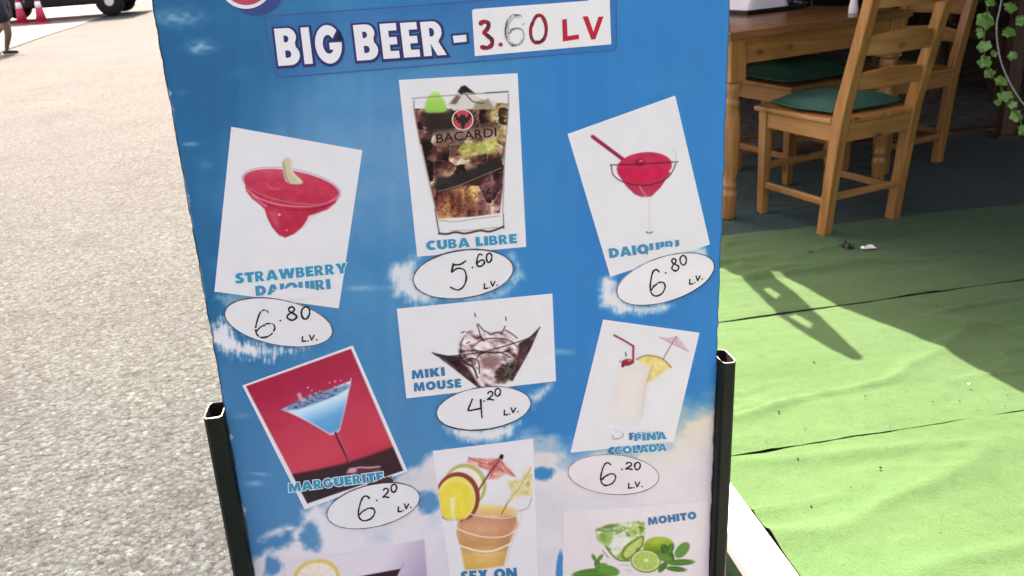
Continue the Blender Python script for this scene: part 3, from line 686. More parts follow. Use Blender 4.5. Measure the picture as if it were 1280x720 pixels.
def heavy(body, a, b, h, off, m, parent, halo=None, grow=.9, name='lettering', gap=.07):
    a = np.array(a, float); b = np.array(b, float); ex = b-a; nrm = np.array([ex[1], -ex[0]])/np.linalg.norm(ex)*h
    tot = sum(HEAVY[q][0]+gap for q in body)-gap; x = 0; ik = Ink2D(); hk = Ink2D()
    for q in body:
        w_, fn = HEAVY[q]
        if fn:
            sx = 1.0
            polys = [np.array([a+ex*((x+px)/tot)+nrm*py for px, py in p]) for p in fn()]
            ik.poly(polys)
            if halo: hk.poly([swell(polys[0], grow)])
        x += w_+gap
    if halo: hk.obj(name+'_halo', off-.0002, halo, parent)
    return ik.obj(name, off, m, parent)

# ---- cards
PAPER = (226, 216, 219)
def card(corners, label, paper=PAPER, off=.0006):
    P = np.array(corners, float); o = flat('picture_card', [P], off, inkm(paper, .5), board, .0005); o['label'] = label; return o
c_straw = card([(289, 158.5), (453, 188), (423.5, 385.5), (268, 364.5)], 'white card with a strawberry daiquiri in a wide glass')
c_cuba = card([(498.5, 100), (647, 91.5), (657.8, 308.5), (521.5, 321)], 'tall white card with a cola cocktail in a tumbler')
c_daiq = card([(709.5, 167.5), (844, 119.5), (887.5, 305.5), (763, 346)], 'tilted white card with a red daiquiri and straw')
c_miki = card([(496, 386), (690.5, 367), (695, 476.5), (508, 498)], 'wide white card with a splashing martini glass')
c_marg = card([(303, 482), (441, 432), (509.5, 589), (381, 637)], 'white-bordered red card with a blue cocktail')
c_pina = card([(754, 399.5), (874.5, 416), (842, 552), (713, 566)], 'white card with a creamy cocktail, straw and pineapple')
c_sex = card([(541, 564), (666.5, 548.5), (674, 760), (569, 770)], 'card with an orange cocktail, paper umbrella and fruit slices')
c_lil = card([(356, 706), (530.5, 673.5), (538, 770), (372, 800)], 'lilac card with a dark martini glass and orange slice', (222, 204, 214))
c_moj = card([(704, 640), (886, 627), (886, 790), (704, 790)], 'pale card with a lime and mint cocktail', (228, 211, 212))

# strawberry daiquiri
c = Canvas((294, 190, 434, 305), zoom=(240, 140, 2.4))
red = c.grad([(0, (214, 70, 92)), (.45, (210, 56, 80)), (1, (196, 46, 68))], (c.V-200)/100+np.abs(c.U-362)/160)+((c.n(9)-.5)*24)[..., None]
c.poly([(158, 210), (162, 236), (180, 260), (206, 280), (218, 292), (226, 318), (240, 345), (260, 369), (280, 377), (306, 366), (330, 346), (345, 324), (350, 311), (372, 304), (406, 293), (430, 274), (440, 250), (300, 205)], red, 1.4)
c.ell((298, 222), 146, 46, 10, c.grad([(0, (222, 92, 110)), (.4, (212, 62, 86)), (1, (206, 54, 78))], (c.V-205)/50)+((c.n(13, 5)-.5)*26)[..., None])
c.line([(165, 232), (200, 258), (262, 278), (340, 284), (400, 275), (442, 250)], 4, (240, 150, 168), al=.8); c.line([(172, 246), (210, 270), (270, 290), (350, 293), (415, 280)], 3, (160, 24, 50), al=.6)
c.line(ellipse((298, 221), 150, 50, 10, 40).tolist()+[ellipse((298, 221), 150, 50, 10, 40)[0].tolist()], 2.6, (176, 146, 150), al=.75)
c.line([(182, 250), (205, 270), (222, 282)], 8, (238, 170, 184), al=.45, soft=2); c.poly([(330, 290), (425, 268), (400, 292), (352, 312)], (178, 30, 56), 5, .4); c.poly([(228, 300), (252, 296), (262, 340), (252, 350)], (226, 110, 130), 6, .45); c.line([(444, 240), (436, 266), (404, 290), (360, 314), (338, 340), (308, 366)], 2.5, (226, 150, 164), al=.6); c.ell((262, 308), 4, 3, 0, (245, 190, 200)); c.ell((285, 355), 3, 2, 0, (240, 170, 185)); c.line([(225, 215), (240, 230), (262, 232)], 5, (228, 110, 126), al=.6)
c.poly([(271, 152), (286, 137), (300, 150), (303, 178), (332, 208), (322, 217), (288, 213), (277, 196)], (206, 190, 160), smooth=True); c.line([(274, 152), (281, 190), (290, 212)], 4, (160, 140, 100)); c.line([(297, 152), (300, 180), (325, 208)], 3, (228, 214, 190))
c.line([(196, 470), (198, 450), (212, 440)], 3, (190, 180, 186), al=.6)
c.build('drink_picture', .0008, c_straw, CM)

# cuba libre
c = Canvas((508, 100, 652, 298), .6, zoom=(490, 90, 3.27))
body = spline(c.p([(90, 150), (104, 235), (120, 320), (148, 440), (172, 545), (185, 600), (330, 592), (440, 585), (452, 480), (460, 330), (470, 240), (477, 130), (380, 120), (240, 150)]), 1, True)
cov = np.clip(.5-polysd(body, c.U, c.V), 0, 1)
n1 = c.n(17, 11, 4, 1, 12); n2 = c.n(6, 4, 3, 2, -20); n3 = c.n(5, 45, 3, 5, -5)
wx = (c.n(14, 14, 3, 31)-.5)*9; wy = (c.n(14, 14, 3, 37)-.5)*9
rs = np.random.RandomState(4); seeds = np.array([(x+rs.uniform(-8, 8), y+rs.uniform(-8, 8)) for y in range(122, 290, 24) for x in range(512, 655, 20)])
X = c.U+wx; Y = c.V+wy
d2 = np.stack([((X-sx)**2+(Y-sy)**2*.8) for sx, sy in seeds], -1); o_ = np.argsort(d2, -1)[..., :2]
i1 = o_[..., 0]; e1_ = np.sqrt(np.take_along_axis(d2, o_[..., :1], -1)[..., 0]); e2_ = np.sqrt(np.take_along_axis(d2, o_[..., 1:2], -1)[..., 0])
ang = rs.uniform(0, 6.28, len(seeds)); ofs = rs.uniform(-.30, .25, len(seeds))
t = .38+ofs[i1]+.040*((X-seeds[i1, 0])*np.cos(ang[i1])+(Y-seeds[i1, 1])*np.sin(ang[i1]))+(n2-.5)*.7+(n1-.5)*.5
top = c.grad([(0, (36, 20, 20)), (.3, (84, 46, 44)), (.6, (140, 88, 78)), (.85, (186, 132, 108)), (1, (236, 208, 184))], t)
gold = c.grad([(0, (60, 38, 26)), (.35, (134, 94, 56)), (.7, (196, 160, 108)), (1, (238, 220, 180))], t+.08)
ambr = c.grad([(0, (62, 30, 26)), (.35, (128, 66, 54)), (.7, (186, 112, 76)), (1, (240, 190, 112))], t*.6+n3*.75-.24+(c.V-230)/170)
plum = c.grad([(0, (50, 26, 32)), (.4, (112, 62, 66)), (.75, (164, 106, 98)), (1, (232, 190, 164))], t*.7+n3*.6-.15)
lowm = np.clip((c.V-(236-(c.U-545)*.30))/8, 0, 1)[..., None]; rgt = np.clip((c.U-594)/6, 0, 1)[..., None]
gld = (np.clip((c.U-606)/10, 0, 1)*np.clip((190-c.V)/20, 0, 1))[..., None]
colr = top*(1-gld)+gold*gld; colr = colr*(1-lowm)+(ambr*(1-rgt)+plum*rgt)*lowm
bd = np.clip(1-(e2_-e1_)/3.0, 0, 1)**1.5
colr = colr*(1-.45*bd[..., None])+np.where((ofs[i1] > 0)[..., None], np.array([226., 192, 164]), np.array([46., 26, 26]))*.45*bd[..., None]
c.put(cov, colr)
c.put(np.clip((fbm(c.U/2.6, c.V/2.0, 2, 3)-.66)*9, 0, 1)*cov*np.clip(n1*3.4-1.5, 0, 1)*.8, (244, 222, 198)); c.put(np.clip((fbm(c.U/2.8, c.V/1.9, 2, 9)-.68)*9, 0, 1)*cov*.7, (40, 24, 24))
c.poly([(122, 166), (246, 158), (254, 215), (262, 244), (196, 262), (150, 246), (134, 205)], (48, 38, 36), 6, .92); c.poly([(170, 242), (262, 236), (330, 250), (210, 276)], (134, 98, 88), 7, .55)
c.poly([(168, 472), (184, 430), (262, 420), (340, 388), (452, 336), (448, 398), (340, 440), (262, 472), (190, 492)], (46, 38, 38), 5, .95); c.line([(188, 488), (262, 468), (335, 438), (446, 392)], 4, (190, 150, 120), al=.6)
c.poly([(268, 322), (290, 292), (352, 282), (430, 276), (424, 328), (350, 340), (300, 352)], c.grad([(0, (120, 110, 44)), (.6, (196, 190, 90)), (1, (230, 220, 160))], n2*1.15), 3, .8)
c.poly([(172, 290), (182, 250), (300, 232), (440, 222), (436, 264), (182, 302)], (158, 120, 106), 8, .72)
# ice above the rim, lime, glass edges
c.poly([(225, 132), (262, 90), (295, 58), (338, 88), (385, 110), (430, 120), (420, 150), (330, 152), (250, 158)], (214, 200, 192), 2); c.poly([(330, 152), (345, 122), (392, 108), (420, 150)], (150, 112, 88), 3, .7)
c.poly([(268, 80), (284, 58), (300, 55), (340, 88), (300, 84), (282, 92)], (44, 34, 34), 1.5); c.poly([(236, 130), (262, 96), (282, 100), (262, 132)], (92, 66, 54), 2, .8); c.line([(300, 88), (330, 120), (375, 128)], 5, (70, 50, 44), al=.8); c.line([(345, 95), (385, 112)], 4, (240, 236, 232), smooth=False)
c.poly([(136, 160), (142, 112), (165, 86), (188, 84), (208, 108), (224, 156), (180, 166)], c.grad([(0, (172, 216, 112)), (1, (136, 188, 88))], (c.V-115)/26), 2.2, smooth=True)
c.line([(82, 108), (180, 100), (290, 92), (475, 81)], 3, (96, 88, 88), al=.75, smooth=False); c.line([(380, 86), (475, 80)], 4, (40, 34, 34), al=.9, smooth=False); c.line([(90, 118), (92, 165), (120, 315)], 6, (150, 128, 122), al=.8)
c.line([(476, 90), (474, 180), (462, 310), (456, 480), (452, 580)], 5, (150, 130, 128), al=.8); c.line([(118, 300), (150, 450), (186, 600)], 8, (206, 192, 192), al=.9); c.line([(126, 318), (160, 470), (180, 560)], 3, (66, 44, 44), al=.8)
c.poly([(180, 602), (330, 592), (452, 574), (455, 640), (330, 652), (196, 662)], (224, 214, 214), 1.5); c.line([(176, 560), (186, 620), (194, 662)], 5, (60, 52, 52), al=.85); c.line([(455, 580), (457, 640)], 4, (70, 60, 60), al=.8, smooth=False)
c.line([(192, 660), (225, 662), (260, 655), (300, 660), (360, 648), (400, 652), (456, 632)], 8, (46, 36, 36), al=.9); c.line([(240, 648), (330, 646), (430, 634)], 4, (160, 140, 136), al=.7); c.line([(190, 605), (260, 612), (330, 602), (440, 588)], 4, (170, 140, 130), al=.8)
pic = c.build('drink_picture', .0008, c_cuba, CM)
q = lambda x, y: (490+x/3.27, 90+y/3.27)
i2 = Ink2D(); i2.poly([ellipse(q(289, 195), 13.6, 13.2, 0)]); i2.obj('emblem_rim', .00095, inkm((226, 200, 196)), c_cuba)
i2 = Ink2D(); i2.poly([ellipse(q(289, 195), 12.3, 11.9, 0)]); i2.obj('emblem_disc', .00102, inkm((204, 66, 76)), c_cuba)
bat = [(289, 178), (296, 168), (298, 180), (306, 186), (318, 166), (326, 186), (318, 186), (322, 200), (312, 196), (312, 210), (302, 206), (298, 222), (290, 236), (282, 222), (278, 206), (268, 210), (268, 196), (258, 200), (262, 186), (252, 186), (260, 166), (272, 186), (280, 180), (282, 168)]
Ink2D().poly([[q(*p) for p in bat]]).obj('emblem_bat', .0011, inkm((36, 24, 28)), c_cuba)
lettering('BACARDI', q(182, 292), q(428, 264), 11.6, .0010, inkm((34, 20, 22)), c_cuba, bold=.014, slant=.05)

# daiquiri
c = Canvas((730, 162, 856, 300), zoom=(690, 100, 2.4))
c.line([(122, 170), (232, 252)], 11, (166, 44, 70), smooth=False); c.line([(124, 175), (228, 254)], 3, (120, 24, 48), smooth=False, al=.7)
c.poly([(196, 280), (222, 318), (248, 343), (268, 351), (298, 350), (326, 322), (356, 278), (280, 240)], c.grad([(0, (214, 48, 80)), (.6, (202, 46, 76)), (1, (190, 70, 92))], (c.V-215)/32), smooth=False)
c.ell((277, 260), 83, 43, -6, c.grad([(0, (206, 54, 84)), (1, (216, 36, 72))], (c.V-190)/30)+((c.n(8)-.5)*20)[..., None])
c.ell((263, 247), 15, 12, 0, (176, 30, 58)); c.ell((267, 243), 5, 3, 0, (226, 120, 140)); c.line([(262, 318), (276, 340), (285, 352)], 5, (236, 150, 168), al=.6)
c.line([(174, 255), (270, 252), (378, 245)], 3.0, (56, 30, 40), al=.9); c.line([(178, 257), (184, 285), (214, 306), (262, 316), (312, 310), (352, 288), (372, 250)], 3.2, (60, 34, 46), al=.85); c.line([(372, 250), (372, 225), (362, 206)], 2, (186, 160, 168), al=.7)
c.line([(293, 355), (293, 455)], 2.4, (206, 186, 190), al=.7, smooth=False); c.line([(283, 456), (290, 459)], 3, (60, 54, 56), smooth=False); c.line([(295, 459), (301, 456)], 3, (60, 54, 56), smooth=False)
c.build('drink_picture', .0008, c_daiq, CM)

# splashing martini
c = Canvas((536, 384, 682, 492), .6, zoom=(480, 350, 3.6))
c.poly([(217, 326), (300, 344), (360, 346), (400, 420), (440, 480), (428, 488), (330, 412)], c.grad([(0, (30, 16, 18)), (.5, (72, 38, 42)), (1, (140, 96, 98))], c.n(10, 4, 4, 3, 40)*1.2-.12), 1.2)
c.poly([(702, 212), (650, 262), (596, 292), (575, 350), (548, 440), (578, 456), (610, 400), (660, 310)], c.grad([(0, (34, 20, 22)), (.6, (92, 54, 58)), (1, (160, 120, 120))], c.n(8, 4, 4, 6, -50)*1.2-.15), 1.2)
m1 = c.n(9, 6, 5, 4, 20)
c.poly([(340, 340), (346, 270), (400, 228), (480, 240), (560, 232), (604, 290), (590, 380), (560, 450), (520, 470), (440, 480), (390, 410)], c.grad([(0, (60, 34, 38)), (.25, (128, 82, 86)), (.45, (204, 164, 166)), (.7, (228, 204, 204)), (1, (238, 228, 228))], m1*1.9-.36), 4, .97, smooth=True)
c.ell((480, 368), 46, 30, -10, (138, 88, 88), 5, .8); c.poly([(500, 420), (540, 384), (600, 350), (580, 440), (540, 462), (505, 455)], (72, 54, 44), 5, .85)
c.put(np.clip((vn(c.U/2.1, c.V/1.7, 5)-.62)*5, 0, 1)*np.clip(.5-polysd(c.p([(490, 440), (530, 380), (610, 350), (580, 450)]), c.U, c.V)/5, 0, 1), (40, 34, 28))
for P, w_ in (([(340, 335), (360, 370), (400, 392), (420, 440)], 8), ([(400, 300), (440, 270), (500, 262), (560, 270), (600, 300)], 4), ([(352, 320), (420, 318), (500, 330), (580, 312)], 4), ([(420, 350), (440, 330), (520, 325), (570, 350)], 5), ([(360, 352), (420, 360), (430, 420)], 5)): c.line(P, w_, (44, 26, 28), al=.9)
c.line([(217, 326), (240, 339), (300, 342), (380, 334), (470, 318), (560, 292), (640, 266), (676, 244), (702, 212)], 4.5, (40, 26, 28), al=.95); c.line([(235, 344), (330, 356), (400, 345)], 3, (206, 190, 190), al=.8)
c.poly([(230, 338), (300, 344), (370, 342), (350, 362), (290, 362)], (46, 40, 40), 2, .85); c.poly([(612, 292), (660, 268), (640, 294), (600, 306)], (50, 56, 50), 2, .8)
for P in ([(342, 325), (348, 285), (358, 260)], [(372, 285), (385, 278)], [(418, 200), (428, 228), (436, 262)], [(424, 198), (446, 225), (468, 236), (480, 246), (505, 236), (524, 236), (530, 240), (545, 208)], [(545, 225), (572, 240), (600, 262)], [(408, 150), (412, 165)], [(348, 238), (362, 232)], [(372, 238), (385, 232)], [(548, 168), (549, 182)], [(404, 255), (420, 262), (438, 262)]): c.line(P, 4.6, (52, 36, 40), al=.92, smooth=len(P) > 2)
c.build('drink_picture', .0008, c_miki, CM)

# blue cocktail on red
c = Canvas((300, 430, 512, 640), .66, zoom=(280, 420, 2.88))
inner = c.p([(79, 181), (457, 46), (645, 484), (300, 603)]); clip = np.clip(.5-polysd(inner, c.U, c.V), 0, 1)
t = ((c.V-440)+(c.U-300)*.36)/200
c.put(clip, c.grad([(0, (176, 40, 66)), (.35, (182, 44, 70)), (.62, (206, 62, 82)), (.85, (216, 70, 86)), (1, (196, 54, 72))], t)+((c.n(40)-.5)*16)[..., None])
c.poly([(235, 500), (330, 482), (420, 462), (500, 438), (640, 388), (680, 520), (300, 640)], c.grad([(0, (70, 42, 46)), (1, (52, 44, 44))], (c.V-570)/60), 3, 1, clip=clip)
c.poly([(213, 261), (458, 160), (416, 338), (404, 352), (384, 354)], c.grad([(0, (84, 138, 176)), (.22, (126, 168, 198)), (.36, (206, 226, 238)), (.5, (196, 220, 236)), (.72, (84, 162, 208)), (.9, (74, 150, 200)), (1, (150, 170, 190))], ((c.V-478)+(c.U-355)*.40)/92), 1.2)
c.poly([(222, 262), (300, 216), (440, 176), (452, 184), (380, 224), (270, 262)], (96, 136, 168), 3, .85, smooth=True); c.put(np.clip((c.n(3, 2, 3, 4)-.55)*6, 0, 1)*np.clip(.5-polysd(c.p([(230, 260), (300, 216), (445, 176), (440, 200), (270, 262)]), c.U, c.V)/3, 0, 1), (70, 60, 90))
c.line([(208, 264), (290, 300), (384, 355)], 4, (222, 214, 226), al=.85); c.line([(458, 152), (440, 240), (416, 338)], 4, (206, 190, 206), al=.85); c.line([(384, 354), (400, 350), (414, 340)], 7, (206, 190, 200), al=.8)
c.line([(402, 350), (420, 390), (440, 430), (456, 470)], 8, (92, 30, 46)); c.line([(407, 352), (428, 395), (452, 455)], 2.4, (222, 150, 160), al=.8)
c.ell((500, 486), 64, 15, -8, (120, 60, 70), 2, .7); c.line([(445, 492), (480, 474), (520, 474), (560, 470)], 6, (226, 170, 178), al=.8); c.line([(430, 540), (470, 530), (510, 520)], 6, (200, 150, 160), al=.6); c.ell((462, 484), 16, 10, 0, (226, 160, 172), 2, .9); c.line([(450, 505), (500, 500), (560, 484)], 4, (214, 150, 160), al=.6)
c.poly([(262, 208), (276, 204), (282, 222), (296, 226), (288, 238), (272, 234)], (226, 160, 180), 2, .9)
for x, y, r_ in ((302, 186, 4), (316, 196, 3), (330, 206, 4), (345, 198, 3), (380, 168, 3), (400, 164, 4), (398, 182, 3), (420, 160, 3), (438, 172, 4), (310, 216, 5), (368, 200, 3)): c.ell((x, y), r_, r_, 0, (214, 140, 170), .9)
c.line([(300, 232), (340, 214), (400, 192)], 4, (200, 130, 160), al=.6)
c.build('drink_picture', .0008, c_marg, CM)

# creamy cocktail
c = Canvas((752, 412, 866, 556), zoom=(690, 390, 3.0))
sd = polysd(spline(c.p([(256, 215), (312, 204), (372, 205), (352, 280), (342, 350), (330, 400), (300, 425), (225, 412), (208, 385), (236, 310)]), 5, True), c.U, c.V)
c.put(np.clip(.5-sd/9, 0, 1)*.85*np.clip((540-c.V)/26, .25, 1), c.grad([(0, (236, 218, 214)), (.45, (233, 213, 204)), (1, (222, 200, 190))], np.clip(1+sd/12, 0, 1)*.6+(c.U-775)/90)); c.line([(372, 206), (350, 285), (336, 395)], 3, (196, 168, 158), al=.5)
c.poly([(316, 178), (350, 164), (385, 166), (420, 180), (445, 207), (400, 240), (370, 262), (356, 260), (376, 206), (340, 196)], c.grad([(0, (222, 182, 108)), (.5, (236, 206, 130)), (1, (240, 218, 170))], c.n(5, 3, 3, 2, 40)*1.3-.1), 1.2)
c.line([(316, 178), (350, 164), (388, 167), (420, 180), (446, 207)], 7, (170, 132, 76), al=.8); c.line([(378, 205), (366, 235), (357, 262)], 4, (200, 160, 90), al=.7)
c.line([(233, 87), (270, 107), (305, 128)], 7, (152, 58, 74), smooth=False); c.line([(305, 127), (304, 190)], 8, (160, 60, 74), smooth=False); c.line([(276, 152), (278, 166)], 4, (60, 40, 40), smooth=False)
c.ell((282, 189), 22, 13, -8, (160, 46, 58)); c.ell((290, 182), 6, 3, 0, (226, 140, 150)); c.ell((266, 200), 6, 8, 20, (140, 34, 46)); c.ell((255, 185), 3, 2, 0, (90, 60, 60))
c.poly([(403, 94), (440, 96), (470, 92), (492, 118), (512, 148), (470, 126), (432, 112)], c.grad([(0, (206, 160, 174)), (1, (234, 204, 212))], c.n(3, 5, 3, 3, 30)), 1.2); c.line([(403, 94), (445, 116), (512, 148)], 2.6, (176, 116, 136), al=.8); c.line([(464, 92), (470, 125)], 2, (190, 130, 146), smooth=False)
c.line([(466, 92), (440, 135), (415, 180)], 3.4, (146, 92, 106), al=.9); c.line([(226, 462), (234, 476), (262, 470), (266, 456)], 4, (110, 100, 104), al=.6); c.line([(230, 440), (266, 452)], 3, (190, 180, 180), al=.5, smooth=False); c.line([(180, 498), (200, 508)], 3, (190, 176, 170), al=.6, smooth=False)
c.build('drink_picture', .0008, c_pina, CM)

# orange cocktail with umbrella
c = Canvas((541, 552, 672, 740), zoom=(520, 530, 3.79))
edge = np.clip(.5-polysd(np.array([(541.8, 564.4), (666, 549.2), (673.4, 760), (569.4, 770)]), c.U, c.V), 0, 1)
c.ell((232, 292), 102, 104, 0, (186, 178, 110), 1.2, 1, edge); c.ell((228, 298), 88, 92, 0, (236, 222, 206), 1.5, 1, edge); c.ell((222, 308), 76, 82, 0, (240, 214, 200), 2, 1, edge)
c.poly([(240, 180), (248, 158), (320, 164), (394, 162), (440, 205), (474, 250), (420, 240), (380, 262), (335, 262), (345, 220), (300, 205)], c.grad([(0, (206, 96, 92)), (.5, (226, 140, 130)), (1, (240, 196, 184))], c.n(6, 4, 4, 6, 40)*1.35-.1), 1.5, 1, clip=edge)
for P in ([(250, 160), (330, 190), (395, 165)], [(395, 165), (372, 215), (350, 255)], [(395, 165), (430, 215), (470, 250)], [(340, 190), (380, 200), (420, 230)]): c.line(P, 4, (176, 62, 66), al=.75)
c.ell((375, 200), 36, 26, -20, (206, 84, 92), 4, .5); c.poly([(392, 160), (402, 142), (416, 148), (410, 170)], (44, 26, 30), 1)
c.ell((360, 408), 118, 26, 3, c.grad([(0, (236, 206, 140)), (1, (226, 160, 92))], (c.V-632)/16), 3)
c.poly([(205, 425), (242, 418), (360, 440), (476, 432), (482, 480), (458, 530), (436, 585), (416, 672), (320, 685), (232, 692), (214, 600), (190, 520)], c.grad([(0, (208, 140, 108)), (.3, (220, 152, 116)), (.55, (206, 142, 92)), (.75, (230, 176, 106)), (1, (222, 164, 84))], (c.V-642)/70)+((c.n(14, 10)-.5)*22)[..., None], 2.5, .96)
sh = np.clip(1-np.abs(c.U-(600+(c.V-650)*.02))/34, 0, 1); c.put(np.clip(.25-sh*.5, 0, .25)*np.clip(.5-polysd(c.p([(205, 425), (476, 432), (416, 672), (232, 692)]), c.U, c.V)/3, 0, 1), (150, 92, 50))
c.line([(392, 175), (330, 260), (262, 372), (215, 462)], 9, (140, 62, 56), al=.9); c.line([(440, 362), (405, 428)], 7, (186, 96, 66), al=.8, smooth=False)
sl_cl = edge*np.clip((532+(640-c.U)*0+120-c.V+ (c.U-560)*.0)/6, 0, 1); c.ell((196, 350), 106, 122, 6, (150, 66, 54), 1.2, 1, sl_cl); c.ell((190, 356), 92, 108, 6, (240, 214, 120), 1.2, 1, sl_cl); c.ell((188, 366), 82, 94, 6, c.grad([(0, (236, 196, 60)), (1, (242, 218, 90))], c.n(6, 3, 3, 5, 60)), 3, .9, sl_cl); c.line([(262, 372), (285, 420), (215, 462)], 7, (144, 60, 50), al=.0)
c.poly([(160, 350), (185, 345), (185, 400), (172, 450), (162, 400)], (240, 226, 190), 3, .8, clip=edge)
c.line([(242, 424), (330, 440), (420, 446), (476, 434)], 6, (242, 206, 186), al=.85); c.line([(188, 492), (250, 518), (330, 536), (420, 532), (482, 496)], 6, (244, 216, 200), al=.9); c.line([(204, 574), (280, 598), (360, 602), (450, 566)], 8, (246, 226, 212), al=.9); c.line([(280, 612), (330, 622), (420, 606)], 5, (236, 196, 156), al=.7)
c.line([(180, 430), (188, 520), (206, 590), (214, 690)], 6, (236, 224, 220), al=.8); c.line([(504, 420), (486, 480), (452, 570), (430, 660)], 5, (214, 196, 190), al=.7); c.line([(548, 350), (530, 396), (490, 412)], 4, (150, 120, 110), al=.7)
c.poly([(545, 200), (550, 260), (552, 340), (500, 340), (432, 376), (452, 318), (432, 272), (500, 262), (520, 225)], c.grad([(0, (190, 160, 96)), (.6, (222, 204, 150)), (1, (236, 224, 190))], c.n(7, 7, 3, 9)*1.2), 1.5, 1, clip=edge); c.line([(545, 205), (500, 285), (436, 370)], 5, (176, 150, 90), al=.6); c.ell((530, 285), 10, 14, 0, (206, 140, 110), 2, .7, edge)
c.build('drink_picture', .0008, c_sex, CM)

# lilac card
c = Canvas((352, 670, 542, 768), .8, paper=(222, 204, 214), zoom=(300, 630, 4.923))
clip = np.clip(.5-polysd(np.array([(356.6, 706.5), (530, 674.2), (537.5, 770), (372.5, 800)]), c.U, c.V), 0, 1)
c.put(clip, c.grad([(0, (226, 208, 214)), (.5, (222, 204, 214)), (1, (182, 158, 184))], np.clip((c.U-430)/105+(c.V-700)/200, 0, 1)))
c.ell((472, 450), 142, 112, -8, (222, 190, 104), 1.2, 1, clip); c.ell((472, 456), 120, 94, -8, (238, 218, 208), 1.2, 1, clip)
for a in range(0, 360, 40): c.line([(472, 456), (472+118*math.cos(rad(a)), 456+92*math.sin(rad(a)))], 5, (226, 196, 150), smooth=False, al=.8, clip=clip)
c.poly([(700, 452), (990, 398), (1006, 362), (960, 460), (900, 620)], (62, 36, 46), 1, 1, clip=clip)
c.build('drink_picture', .0008, c_lil, CM)

# lime and mint cocktail
c = Canvas((704, 640, 876, 742), .6, paper=(228, 211, 212), zoom=(690, 620, 6.095))
g1 = c.n(7, 5, 4, 3, 20)
c.poly([(334, 252), (420, 225), (560, 205), (706, 200), (700, 330), (690, 400), (600, 488), (540, 497), (470, 470), (420, 410), (395, 370), (350, 335)], c.grad([(0, (96, 124, 62)), (.35, (164, 184, 112)), (.6, (214, 218, 188)), (1, (232, 224, 218))], g1*1.7-.28), 1.5, smooth=True)
c.poly([(345, 300), (420, 262), (470, 280), (440, 380), (370, 352)], (132, 164, 76), 4, .7, smooth=True); c.poly([(560, 240), (690, 215), (690, 290), (600, 300)], (172, 190, 88), 4, .7); c.poly([(470, 300), (560, 290), (560, 380), (500, 430), (440, 380)], (232, 222, 218), 5, .8)
c.poly([(380, 240), (440, 215), (500, 220), (440, 248)], (92, 124, 70), 2, .9, smooth=True); c.poly([(660, 215), (706, 205), (700, 270), (672, 280)], (96, 126, 56), 2, .8)
c.line([(334, 258), (400, 268), (470, 264)], 8, (90, 116, 70), al=.8); c.line([(410, 380), (450, 440), (510, 488), (590, 492)], 12, (96, 124, 52), al=.9); c.line([(334, 250), (350, 335)], 5, (120, 140, 100), al=.7, smooth=False); c.line([(706, 202), (694, 380)], 5, (186, 196, 160), al=.8, smooth=False)
for k in range(26): x, y = random.uniform(350, 700), random.uniform(205, 300); c.ell((x, y), random.uniform(5, 14), random.uniform(3, 7), random.uniform(-40, 40), random.choice([(84, 112, 58), (236, 232, 222), (120, 150, 70), (70, 84, 60)]), 1.2, .75)
c.poly([(524, 450), (548, 392), (610, 340), (696, 300), (690, 380), (640, 440), (580, 490), (540, 482)], (108, 134, 48), 1.5, smooth=True); c.poly([(545, 445), (566, 400), (620, 354), (684, 318), (676, 378), (630, 430), (580, 470), (556, 466)], c.grad([(0, (170, 186, 92)), (1, (206, 212, 140))], c.n(4, 2, 3, 3, -45)), 1.5, smooth=True); c.line([(660, 395), (640, 420)], 6, (60, 60, 50), smooth=False)
c.ell((812, 382), 118, 72, -4, c.grad([(0, (164, 184, 66)), (.5, (128, 154, 50)), (1, (70, 96, 34))], (c.V-672)/24), 1.5); c.ell((800, 350), 40, 16, -8, (186, 200, 96), 5, .6)
c.ell((715, 497), 116, 87, 6, (98, 126, 42), 1.3); c.ell((714, 495), 107, 79, 6, (214, 218, 172), 1.3); c.ell((714, 495), 96, 70, 6, c.grad([(0, (158, 178, 78)), (1, (190, 200, 112))], c.n(3)), 1.3)
for a in range(8, 360, 36): c.line([(717, 490), (717+98*math.cos(rad(a)), 490+72*math.sin(rad(a)))], 4, (206, 212, 156), smooth=False, al=.75)
c.ell((717, 490), 11, 9, 0, (236, 232, 206), 1)
def leaf(x, y, a, b, ro, cc=(78, 122, 54)):
    c.ell((x, y), a, b, ro, cc, 1.2); r_ = rad(ro); c.line([(x-a*.85*math.cos(r_), y-a*.85*math.sin(r_)), (x+a*.85*math.cos(r_), y+a*.85*math.sin(r_))], 4, (128, 164, 92), al=.7, smooth=False)
for L_ in ((880, 440, 80, 40, 60, (60, 98, 42)), (860, 470, 60, 30, 20, (92, 134, 66)), (992, 412, 72, 42, -48, (92, 140, 70)), (905, 400, 40, 24, -70, (74, 116, 48)), (980, 506, 105, 24, -2, (72, 118, 50)), (945, 556, 78, 20, 6, (66, 110, 46)), (845, 540, 50, 22, -50, (70, 104, 48)), (330, 590, 175, 40, -4, (72, 124, 52)), (430, 568, 84, 40, 12, (88, 142, 64)), (320, 470, 32, 14, 60, (80, 130, 60)), (365, 472, 34, 14, -50, (76, 124, 54)), (346, 520, 34, 24, 80, (70, 116, 50)), (380, 525, 40, 14, -6, (92, 140, 70))): leaf(*L_)
c.line([(385, 415), (430, 468)], 8, (120, 130, 96), smooth=False, al=.8); c.line([(520, 525), (600, 530)], 5, (160, 170, 130), smooth=False, al=.7); c.line([(560, 560), (610, 575)], 5, (150, 160, 120), smooth=False, al=.6)
c.build('drink_picture', .0008, c_moj, CM)

